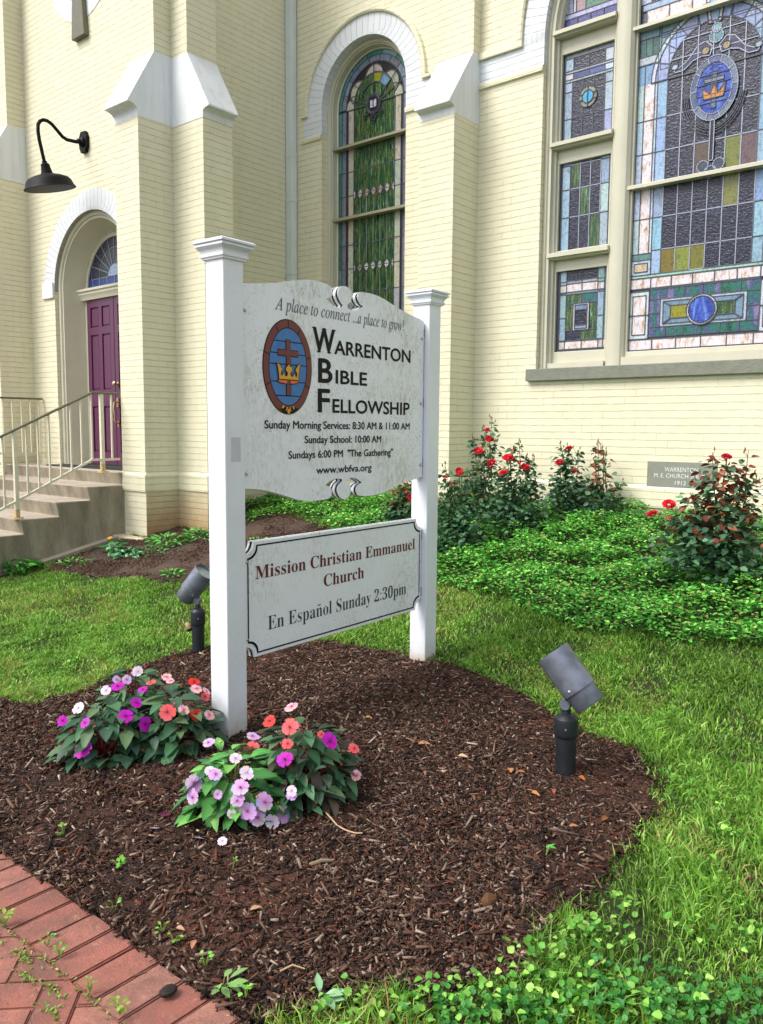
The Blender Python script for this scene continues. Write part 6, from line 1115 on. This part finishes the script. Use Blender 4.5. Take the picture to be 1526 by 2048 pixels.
# ------------------------------------------------------------------ flowers
def petal_flower(name, colr, centre, r=.024):
    mb = MB(); c0 = hexrgb(colr)
    for k in range(5):
        a0 = 2*PI*k/5+random.uniform(-.08, .08); ax_, ay_ = math.cos(a0), math.sin(a0); wv_ = random.uniform(.92, 1.12); V = []; lf = .0015*(k % 2)+(.0015 if k == 4 else 0); t = [min(1, c*random.uniform(.74, 1.15)) for c in c0]
        rows_ = ((.04, .06, .002), (.3, .30, .002), (.62, .54, .0015), (.88, .52, .001), (1.0, .30, .0015))
        for i_, (u, hw, lift) in enumerate(rows_):
            for s in (-1, -.5, 0, .5, 1): uu = u-(.09 if (s == 0 and i_ >= 3) else 0)-(.05 if abs(s) == 1 and i_ == 4 else 0); x_, y_ = uu*r*1.3*wv_, s*hw*r*1.12*wv_; V.append((x_*ax_-y_*ay_, x_*ay_+y_*ax_, lift+lf-(.0012 if s == 0 else 0)-.0008*abs(s)))
        Fs = [(i*5+j, i*5+j+1, (i+1)*5+j+1, (i+1)*5+j) for i in range(4) for j in range(4)]; b = len(mb.v); mb.add(V, Fs, 0, t)
        for i in range(5): mb.c[b+i] = hexrgb(centre); mb.c[b+5+i] = tuple(.72*p_+.28*q_ for p_, q_ in zip(t, hexrgb(centre)))
    mb.lathe([(0, .004), (.0028, .006), (.002, .010), (0, .011)], (0, 0, 0), (0, 0, 1), 6); mb.c[-24:] = [hexrgb(centre)]*24
    me = bpy.data.meshes.new(name); me.from_pydata(mb.v, [], mb.f); a = me.attributes.new('tint', 'FLOAT_COLOR', 'POINT'); a.data.foreach_set('color', np.c_[np.array(mb.c, np.float32), np.ones(len(mb.c), np.float32)].ravel()); me.materials.append(M['petal']); me.polygons.foreach_set('use_smooth', [True]*len(me.polygons)); return me
FM = {'magenta': petal_flower('magenta_flower', '#c01bc0', '#7a0f5a'), 'coral': petal_flower('coral_flower', '#f0626a', '#b02a3a'), 'red': petal_flower('red_flower', '#e0342c', '#8a1a1a'), 'pink': petal_flower('pink_flower', '#f0b0bc', '#c04a6a'), 'lav': petal_flower('lavender_flower', '#d3b2e4', '#b0509a'), 'white': petal_flower('white_flower', '#e9e4f0', '#c8b0d0')}
def dome_hit(px, c, rx, rz):
    d = ray(*px); d = d/np.linalg.norm(d); s = np.array([1/rx, 1/rx, 1/rz]); o = (CAM-c)*s; e = d*s; A = e@e; B_ = 2*(o@e); C_ = o@o-1; D_ = B_*B_-4*A*C_
    if D_ < 0:
        p = CAM+d*(-B_/(2*A)); e_ = (p-c)*s; e_ = e_/np.linalg.norm(e_)*1.04; return c+e_/s, e_
    t = (-B_-math.sqrt(D_))/(2*A)
    p = CAM+d*t; n = (p-c)*s*s; return p, n/np.linalg.norm(n)
def impatiens(base, rx, rz, nleaf, cols, flowers, label, Ls=(.06, .10), stemc='#6d2a24', bud='#c8385a'):
    g = onG(*base); t = thing('impatiens', tuple(g), label, 'flowers', 'impatiens planted at the near post'); c = g+np.array([0, 0, .02])
    n = int(nleaf*1.7); a = rng.uniform(0, 2*PI, n); el_ = np.arcsin(rng.uniform(.0, 1, n)); rad = rng.uniform(.62, 1.0, n); U = np.c_[np.cos(a)*np.cos(el_), np.sin(a)*np.cos(el_), np.sin(el_)]
    P = c+U*np.array([rx*.86, rx*.86, rz*.95])*rad[:, None]; D = np.c_[np.cos(a), np.sin(a), .35-1.0*rng.uniform(0, 1, n)*np.cos(el_)]; D[:, :2] += rng.normal(0, .45, (n, 2)); N = nrm(U*.6+np.array([0, 0, .8])+rng.normal(0, .2, (n, 3))); L = rng.uniform(*Ls, n)*1.08
    link('foliage', big_mesh('foliage', *leaves(P, D, N, L, L*rng.uniform(.46, .58, n), .32, .30, .45, pick(cols, n), .18)), M['leaf'], t)
    mb = MB()
    for k in range(26):
        i = rng.integers(n); q = P[i]; m = (g+q)/2+np.array([0, 0, .02]); mb.tube([tuple(g+np.r_[rng.normal(0, .02, 2), -.01]), tuple(m), tuple(q)], [.005, .004, .0025], 5, 0, hexrgb(stemc))
    for k in range(14):
        i = rng.integers(n); q = P[i]+U[i]*.025+np.array([0, 0, .012]); mb.tube([tuple(P[i]), tuple(q)], .0014, 4, 0, hexrgb(stemc)); b_ = len(mb.v); mb.lathe([(0, -.007), (.0045, -.003), (.0055, .002), (.003, .008), (0, .010)], tuple(q), tuple(rdir(1, .3, 1)[0]), 7)
        mb.c[b_:] = [hexrgb(bud)]*(len(mb.v)-b_)
    mb.build('stem', M['stem'], t)
    for (u, v, kind, s) in flowers:
        p, nn = dome_hit((u, v), c, rx*1.03, rz*1.08); vw = (CAM-p)/np.linalg.norm(CAM-p); nn = nn*.55+vw*.55+np.array([0, 0, .25])+rng.normal(0, .22, 3)
        o = bpy.data.objects.new('flower', FM[kind]); COL.objects.link(o); o.parent = t; o.location = Vector(p-g)+Vector(nn).normalized()*.012; o.rotation_euler = (Vector(nn).to_track_quat('Z', 'Y') @ Euler((0, 0, random.uniform(0, 6.28))).to_quaternion()).to_euler(); o.scale = (s*1.02,)*3
    return t
dg = ['#33593a', '#3f6a46', '#2c4f34', '#4a7250', '#3b5744', '#56704a']
mg = ['#38703a', '#478442', '#589a4c', '#2f6032', '#72ae54']
impatiens((215, 1508), .235, .26, 120, dg, [(168, 1500, 'magenta', 1.25), (126, 1444, 'magenta', .8), (173, 1448, 'magenta', .75), (250, 1436, 'magenta', 1.15), (270, 1409, 'magenta', .95), (287, 1450, 'magenta', 1.1), (236, 1377, 'magenta', .95), (308, 1402, 'magenta', .6), (160, 1418, 'white', .9), (212, 1384, 'white', .8)], 'magenta flowered impatiens left of the near post, leaves dark green', (.075, .12))
impatiens((345, 1492), .215, .275, 120, dg, [(335, 1425, 'coral', 1.25), (366, 1422, 'pink', .8), (390, 1430, 'red', .9), (416, 1432, 'pink', .8), (388, 1365, 'red', .85), (392, 1382, 'pink', .9), (297, 1355, 'coral', .8), (331, 1342, 'pink', .75), (408, 1396, 'coral', .75), (415, 1378, 'pink', .7), (341, 1366, 'pink', .6), (280, 1371, 'magenta', .7)], 'coral and pink flowered impatiens directly behind the near post', (.07, .115))
impatiens((268, 1410), .18, .20, 60, dg, [(275, 1344, 'white', .95), (253, 1360, 'lav', .85), (232, 1362, 'lav', .75)], 'white flowered impatiens at the back of the left clump', (.06, .10))
impatiens((470, 1618), .215, .24, 120, mg, [(386, 1568, 'lav', 1.1), (390, 1594, 'lav', .95), (482, 1580, 'lav', 1.15), (476, 1602, 'lav', .9), (494, 1623, 'lav', 1.1), (513, 1637, 'lav', 1.1), (527, 1606, 'lav', 1.15), (562, 1628, 'lav', 1.15), (432, 1552, 'lav', .85), (543, 1645, 'white', .9), (470, 1519, 'white', .75), (492, 1548, 'white', .9), (509, 1455, 'lav', .85), (416, 1484, 'lav', .8), (420, 1545, 'white', .7), (436, 1590, 'lav', .6), (462, 1628, 'white', .6)], 'lavender flowered impatiens in front of the near post', (.06, .105), '#6d7a3a', '#c8b83a')
impatiens((605, 1588), .225, .305, 165, dg+['#3a4a36', '#4a4438'], [(581, 1457, 'coral', 1.15), (586, 1424, 'pink', .95), (502, 1497, 'coral', .95), (537, 1436, 'red', .85), (576, 1490, 'coral', .75), (571, 1521, 'magenta', 1.0), (657, 1483, 'magenta', 1.05), (704, 1502, 'coral', .8), (711, 1552, 'pink', .7), (585, 1582, 'white', .7), (584, 1592, 'lav', .7), (641, 1470, 'coral', .5)], 'coral and magenta flowered impatiens with bronze leaves right of the near post', (.06, .10))
# ------------------------------------------------------------------ rose bushes
def rose_mesh(name, c):
    mb = MB(); c0 = np.array(hexrgb(c))
    for ring, (nn, rr, tilt) in enumerate(((7, 1.0, .35), (6, .78, .75), (5, .55, 1.05), (4, .3, 1.3))):
        for k in range(nn):
            a0 = 2*PI*(k+.5*ring)/nn+random.uniform(-.15, .15); V = []
            for u in (0, .5, 1.0):
                for s in (-1, 0, 1):
                    rad = .25*rr+.75*rr*u*math.cos(tilt*.8); an = a0+s*(.5+.2*u); V.append((rad*math.cos(an), rad*math.sin(an), .12*ring+rr*u*math.sin(tilt)*.75-.1*abs(s)*u))
            mb.add(V, [(i*3+j, i*3+j+1, (i+1)*3+j+1, (i+1)*3+j) for i in range(2) for j in range(2)], 0, tuple(c0*random.uniform(.7, 1.2)))
    me = bpy.data.meshes.new(name); me.from_pydata(mb.v, [], mb.f); a = me.attributes.new('tint', 'FLOAT_COLOR', 'POINT'); a.data.foreach_set('color', np.c_[np.array(mb.c, np.float32), np.ones(len(mb.c), np.float32)].ravel()); me.materials.append(M['petal']); return me
RM = [rose_mesh('rose', '#d01a34'), rose_mesh('rose', '#c81e3e'), rose_mesh('rose', '#e02a3c')]
def rose_bush(base, stems, flowers, nleaf, width, label, cols, red=0.0, Ls=(.045, .072), low=.0):
    g = onG(*base)
    if g[1] > 7.25: g = onY(base[0], base[1], 7.25); g[2] = float(terr(g[0], g[1]))
    t = thing('rose_bush', tuple(g), label, 'rose bush', 'rose bushes along the church wall'); mb = MB(); P = []; tips = []; vdir = np.array([rt[0], rt[1], 0]); fdir = np.array([fw[0], fw[1], 0])
    k_ = np.linalg.norm(g-CAM)/F
    def at(u, v, dep): d = ray(u, v); pl = g+fdir*dep; tt = ((pl-CAM)@fdir)/(d@fdir); return CAM+d*tt
    for (u, v) in stems:
        tip = at(u, v, rng.uniform(-.08, .08)); b0 = g+vdir*rng.normal(0, .03)+fdir*rng.normal(0, .03); q1 = b0*.6+tip*.4+np.r_[rng.normal(0, .03, 2), .02]; q2 = b0*.25+tip*.75+np.r_[rng.normal(0, .02, 2), 0]
        red_ = rng.uniform() < red; mb.tube([tuple(b0), tuple(q1), tuple(q2), tuple(tip)], [.007, .0055, .004, .002], 6, 0, hexrgb('#7a3a30' if red_ else '#5a6a34')); tips.append(tip)
        m = int(3.4*nleaf/len(stems)); tt = .18+.78*rng.uniform(0, 1, m)**1.35; pts = b0[None]*((1-tt)**2)[:, None]+2*((1-tt)*tt)[:, None]*q1+(tt**2)[:, None]*tip
        P.append(pts+rng.normal(0, 1, (m, 3))*(width*1.8*(1.12-tt*1.0))[:, None]*np.array([1, 1, .6]))
    P = np.concatenate(P); P[:, 2] = np.maximum(P[:, 2], terr(P[:, 0], P[:, 1])+.04); n = len(P); D = rdir(n, -.6, .4); D[:, :2] += nrm(P[:, :2]-g[:2])*.5; c = pick(cols, n); hr = (P[:, 2]-g[2])/max(.1, (P[:, 2]-g[2]).max()); rd = rng.uniform(0, 1, n) < red*np.clip(2.4*hr-.6, 0, 2); c[rd] = pick(['#7a3a2a', '#8a4a30', '#6a2f2a', '#8f5a34'], rd.sum())
    L = rng.uniform(*Ls, n); fol = link('foliage', big_mesh('foliage', *leaves(P, D, nrm(np.c_[rng.normal(0, .45, (n, 2)), np.ones(n)]+rng.normal(0, .2, (n, 3))), L, L*rng.uniform(.6, .75, n), .25, .2, .45, c, .25)), M['leafdull'], t)
    for tip in tips:
        for k in range(rng.integers(2, 5)):
            q = tip+np.r_[rng.normal(0, .022, 2), rng.uniform(-.06, .03)]; mb.tube([tuple(tip-np.array([0, 0, .06])), tuple(q)], .0016, 4, 0, hexrgb('#6a7a3c')); b = len(mb.v); mb.lathe([(0, -.012), (.006, -.006), (.0065, .004), (.002, .018), (0, .024)], tuple(q), tuple(nrm(np.r_[rng.normal(0, .25, 2), 1.0])), 6); mb.c[b:] = [hexrgb(random.choice(['#6f7a3a', '#7a8a44', '#a04038', '#7a5a34']))]*(len(mb.v)-b)
    mb.build('stem', M['stem'], t)
    for (u, v, s) in flowers:
        p = at(u, v, -.10); o = bpy.data.objects.new('rose', random.choice(RM)); COL.objects.link(o); o.parent = t; o.location = Vector(p-g); vw = (CAM-p)/np.linalg.norm(CAM-p); nn = Vector(vw*.6+np.array([0, 0, .8])+rng.normal(0, .25, 3)); o.rotation_euler = (nn.to_track_quat('Z', 'Y') @ Euler((0, 0, random.uniform(0, 6))).to_quaternion()).to_euler(); o.scale = (s*k_*9.5,)*3
        mb = MB(); mb.tube([tuple(p-vw*.02), tuple((p+g)/2+np.r_[rng.normal(0, .03, 2), .1])], .003, 5, 0, hexrgb('#5a6a34')); mb.build('flower_stem', M['stem'], t)
    return t
rg = ['#3f6346', '#4b7250', '#36543e', '#58825c', '#466a42']
rose_bush((905, 1108), [(897, 1000), (910, 955), (925, 940), (890, 930), (945, 1010), (880, 990), (933, 985)], [(918, 943, .9), (889, 955, .7), (903, 968, .4)], 330, .085, 'dense dark rose bush right behind the far sign post', rg)
rose_bush((965, 1050), [(985, 833), (968, 850), (945, 870), (990, 880), (955, 930), (975, 900), (940, 940)], [(979, 879, 1.0), (957, 902, 1.05), (983, 926, 1.0), (975, 860, .6)], 230, .065, 'tallest rose bush, thin shoots rising in front of the buttress corner', rg, .1)
rose_bush((1028, 1072), [(1038, 880), (1022, 890), (1053, 910), (1066, 915), (1003, 940), (1070, 960), (1010, 930)], [(1016, 917, 1.3), (1050, 935, 1.0), (1007, 947, 1.15), (1039, 925, .5)], 330, .075, 'rose bush with three bright red blooms between the tallest bush and the wall', rg)
rose_bush((1132, 1022), [(1122, 890), (1138, 892), (1155, 900), (1110, 950), (1165, 960), (1128, 920)], [(1138, 898, 1.0), (1119, 925, .9), (1149, 943, .7)], 230, .065, 'bushy rose with a flat red bloom at its top, in front of the plain wall', rg)
rose_bush((1208, 1002), [(1196, 880), (1204, 885), (1190, 920), (1240, 965), (1180, 960), (1212, 900)], [(1207, 908, .5)], 120, .05, 'slim rose with bronze red new leaves left of the cornerstone', rg, .35)
rose_bush((1430, 1165), [(1425, 905), (1455, 915), (1497, 900), (1400, 945), (1380, 985), (1480, 960), (1515, 950), (1350, 1035), (1500, 1020), (1395, 1030), (1450, 990)], [(1453, 915, 1.1), (1338, 1010, 1.35), (1305, 1030, 1.3), (1396, 1071, .6)], 700, .11, 'large rose bush with coppery leaves at the right edge', rg, .42, (.045, .08))
rose_bush((806, 1052), [(812, 965), (795, 980), (822, 960), (785, 1000), (830, 975)], [(800, 968, .6), (820, 994, .7), (786, 985, .4)], 200, .07, 'rose bush half hidden behind the sign board, left of the far post', rg, .3)
# moss in the paving joints
mp = np.r_[np.c_[rng.uniform(-3.4, -1.3, 260), PE-.226+rng.normal(0, .006, 260)], np.c_[rng.uniform(-3.4, -1.6, 160), rng.uniform(.7, 1.1, 160)]]
for q_ in range(9): c_ = np.array([rng.uniform(-3.0, -1.5), PE-.226-rng.uniform(0, .12)]); mp = np.r_[mp, c_+rng.normal(0, (.03, .008), (60, 2))]
tag(link('joint_moss', big_mesh('joint_moss', *leaves(np.c_[mp, rng.uniform(-.004, .006, len(mp))], rdir(len(mp), .1, .9), nrm(np.c_[rng.normal(0, .4, (len(mp), 2)), np.ones(len(mp))]), rng.uniform(.006, .018, len(mp)), np.full(len(mp), .006), .2, .2, .5, pick(['#6d8f34', '#86a444', '#57782c', '#8f9a4c'], len(mp)))), M['leafdull']), 'moss and tiny weeds in the joints of the brick path', 'moss', kind='stuff')
def onM(x, y): g = onG(x, y); g[2] += .030*float(lump(g[0], g[1], 3))*float(inpoly(np.array([g[0]]), np.array([g[1]]), bed)[0]); return g
# ------------------------------------------------------------------ small things lying on the mulch and bricks
def litter_leaf(px, L, col, yaw, label, curl=.5):
    g = onM(*px); g[2] += .018; v, f, c = leaves(np.zeros((1, 3)), np.array([[math.cos(yaw), math.sin(yaw), .25]]), np.array([[.1, -.2, 1.0]]), [L], [L*.5], curl, .3, .45, np.array([hexrgb(col)]), .05)
    me = big_mesh('dead_leaf', v, f, c); o = link('dead_leaf', me, M['deadleaf']); o.location = tuple(g); return tag(o, label, 'leaf', 'dry leaves on the mulch')
for a in (((1022, 1550), .055, '#c98a52', 2.2, 'tan curled leaf on the mulch left of the right spotlight'), ((1157, 1555), .045, '#c0713e', -.5, 'orange leaf at the foot of the right spotlight'), ((1106, 1582), .045, '#a9604a', -1.0, 'reddish leaf just below the right spotlight'), ((1062, 1594), .045, '#d08a48', -.2, 'orange leaf and scrap lower left of the right spotlight'), ((1035, 1548), .035, '#b5703c', .4, 'small orange leaf beside the tan curled leaf'), ((836, 1496), .06, '#c58d6a', .6, 'cluster leaf, pale orange, in the middle of the mulch'), ((730, 1438), .045, '#c9955f', .1, 'tan leaf between the sign posts'), ((915, 1521), .05, '#d8b48a', .3, 'pale dry leaf right of the middle of the mulch'), ((1204, 1652), .05, '#8f5a2c', 1.5, 'upright brown leaf near the grass edge'), ((500, 1838), .04, '#c79a78', 1.2, 'pale folded leaf near the bottom of the bed'), ((390, 1893), .04, '#c08a6a', -.9, 'thin tan leaf near the brick edge'), ((1138, 1670), .035, '#c08050', .8, 'small tan leaf at the right of the mulch'), ((352, 1866), .035, '#c79a80', .2, 'pinkish dry leaf by the brick edge')): litter_leaf(*a)
def stone(px, r, col, label, name='pebble', flat=.6, grp='pebbles in the mulch', cat='pebble'):
    g = onM(*px); bm = bmesh.new(); bmesh.ops.create_icosphere(bm, subdivisions=2, radius=1)
    for v in bm.verts: v.co *= 1+random.uniform(-.14, .14); v.co = Vector((v.co.x*r*random.uniform(.97, 1.03)*1.2, v.co.y*r*.9, v.co.z*r*flat))
    bmesh.ops.rotate(bm, cent=(0, 0, 0), matrix=Matrix.Rotation(random.uniform(0, 3), 3, 'Z'), verts=bm.verts); me = bpy.data.meshes.new(name); bm.to_mesh(me); bm.free()
    a = me.attributes.new('tint', 'FLOAT_COLOR', 'POINT'); a.data.foreach_set('color', list(hexrgb(col)+(1,))*len(me.vertices)); o = link(name, me, M['pebble']); o.location = (g[0], g[1], g[2]+r*flat*.5+.006); return tag(o, label, cat, grp)
for a in (((1164, 1719), .013, '#c9ab8c', 'round pale tan pebble near the right grass edge'), ((1048, 1912), .012, '#d8b694', 'pale pebble by the weeds at the bottom right of the bed'), ((796, 1723), .011, '#b0a29a', 'grey pebble in the middle of the bed'), ((1076, 1473), .008, '#cfc4b0', 'white pebble left of the right spotlight'), ((678, 1871), .010, '#8f4a38', 'red brick crumb low in the bed'), ((1071, 1840), .006, '#d8d4d0', 'tiny white pebble at the bottom right'), ((1036, 1872), .008, '#c9a690', 'pinkish pebble left of the violet leaves'), ((565, 1725), .011, '#c0a890', 'tan pebble below the lavender flowers'), ((660, 1768), .009, '#b09a84', 'small tan pebble low in the middle'), ((1096, 1740), .007, '#d0c0b8', 'small white stone at the right of the bed')): stone(*a)
st_ = stone((977, 1808), .028, '#6b4526', 'brown knotty lump of bark at the lower right of the bed', 'bark_lump', .8, None, 'bark'); stone((336, 1990), .024, '#2a1f1b', 'dark clod of soil lying on the brick path', 'soil_clod', .45, None, 'clod')
stone((106, 1871), .009, '#241a16', 'small dark crumb on the bricks at the left', 'soil_clod', .6, None, 'clod')
def twig(pts, r, col, label, name='twig'):
    q = [onM(*p)+np.array([0, 0, .018+.006*(i % 2)]) for i, p in enumerate(pts)]; b = q[0].copy(); mb = MB(); mb.tube([tuple(p-b) for p in q], [r]*(len(q)-1)+[r*.7], 7, 0, hexrgb(col)); o = mb.build(name, M['stem'], smooth=True); o.location = tuple(b); return tag(o, label, 'twig')
twig([(648, 1629), (660, 1645), (675, 1658), (692, 1668), (710, 1670), (725, 1673)], .0032, '#b89a78', 'long pale bent twig right of the lavender flowers'); twig([(619, 1742), (642, 1736), (666, 1731)], .007, '#8a745e', 'short thick grey stick at the lower middle of the bed', 'stick'); twig([(560, 1952), (585, 1944), (610, 1948)], .003, '#b59a74', 'thin tan twig near the bottom edge of the bed')
twig([(268, 1964), (295, 1959)], .004, '#5a3f34', 'chip of bark lying on the brick path', 'stick')
def petal(px, col, label):
    g = onM(*px); o = bpy.data.objects.new('fallen_flower', FM[col]); COL.objects.link(o); o.location = (g[0], g[1], g[2]+.02); o.rotation_euler = (random.uniform(-.6, .6), random.uniform(-.6, .6), random.uniform(0, 6)); o.scale = (.62,)*3; tag(o, label, 'flower', 'fallen flowers on the mulch')
petal((309, 1668), 'white', 'fallen white flower left of the lavender plant'); petal((398, 1684), 'white', 'fallen pale flower below the lavender plant'); petal((445, 1692), 'white', 'fallen white flower furthest right below the lavender plant'); petal((329, 1640), 'magenta', 'fallen magenta petal at the left of the lavender plant'); petal((178, 1545), 'white', 'small fallen white flower under the magenta plant')
def seedling(px, n, L, col, label, spread=.02, hgt=.03):
    g = onM(*px); t = thing('seedling', tuple(g), label, 'weed', 'seedlings in the bed'); a = rng.uniform(0, 6.28, n); P = g+np.c_[np.cos(a)*spread*rng.uniform(.2, 1, n), np.sin(a)*spread*rng.uniform(.2, 1, n), rng.uniform(.4, 1, n)*hgt+.01]
    link('foliage', big_mesh('foliage', *leaves(P, np.c_[np.cos(a), np.sin(a), rng.uniform(.1, .7, n)], np.c_[rng.normal(0, .2, (n, 2)), np.ones(n)], np.full(n, L)*rng.uniform(.7, 1.2, n), np.full(n, L*(.7 if L < .05 else .42)), .2, .2, .5, pick([col], n))), M['leaf'], t)
    mb = MB()
    for k in range(n): mb.tube([tuple(g), tuple(P[k])], .0012, 4, 0, hexrgb('#7a9a4a'))
    mb.build('stem', M['stem'], t)
for a in (((240, 1742), 9, .022, '#6aa83a', 'bright green seedling near the left end of the bricks'), ((1091, 1716), 4, .028, '#5aa04a', 'two leaved seedling at the right of the mulch'), ((350, 1888), 6, .018, '#6fae3c', 'small seedling by the brick edge'), ((228, 1830), 4, .016, '#78b444', 'tiny seedling where the mulch meets the bricks'), ((325, 1868), 5, .015, '#74b040', 'seedling between bricks and mulch'), ((445, 1978), 9, .051, '#79a45c', 'lobed dandelion weed at the lower brick corner', ), ((490, 2000), 5, .022, '#78b448', 'small weed right of the dandelion'), ((410, 1932), 6, .018, '#6fae44', 'seedling cluster above the dandelion'), ((128, 1672), 6, .022, '#7aa84a', 'pale seedling at the far left of the mulch'), ((465, 1745), 4, .012, '#7aa84a', 'tiny sprout below the lavender flowers'), ((640, 2010), 7, .06, '#8fb88a', 'grey green lobed weed at the bottom edge of the bed'), ((120, 1918), 8, .014, '#6f9a3a', 'moss and grass tuft in the brick joints at left'), ((10, 1850), 10, .02, '#7a9a34', 'grass tuft in the joint at the left edge of the bricks'), ((240, 2030), 9, .02, '#8aa83c', 'grass tuft in the brick joints at the bottom'), ((95, 1893), 7, .014, '#6f9a44', 'small moss tuft in the brick joint above the herringbone'), ((180, 1985), 6, .013, '#6f9a44', 'small moss tuft between soldier and herringbone bricks')): seedling(*a, **({'spread': .04} if a[2] > .05 else {}))
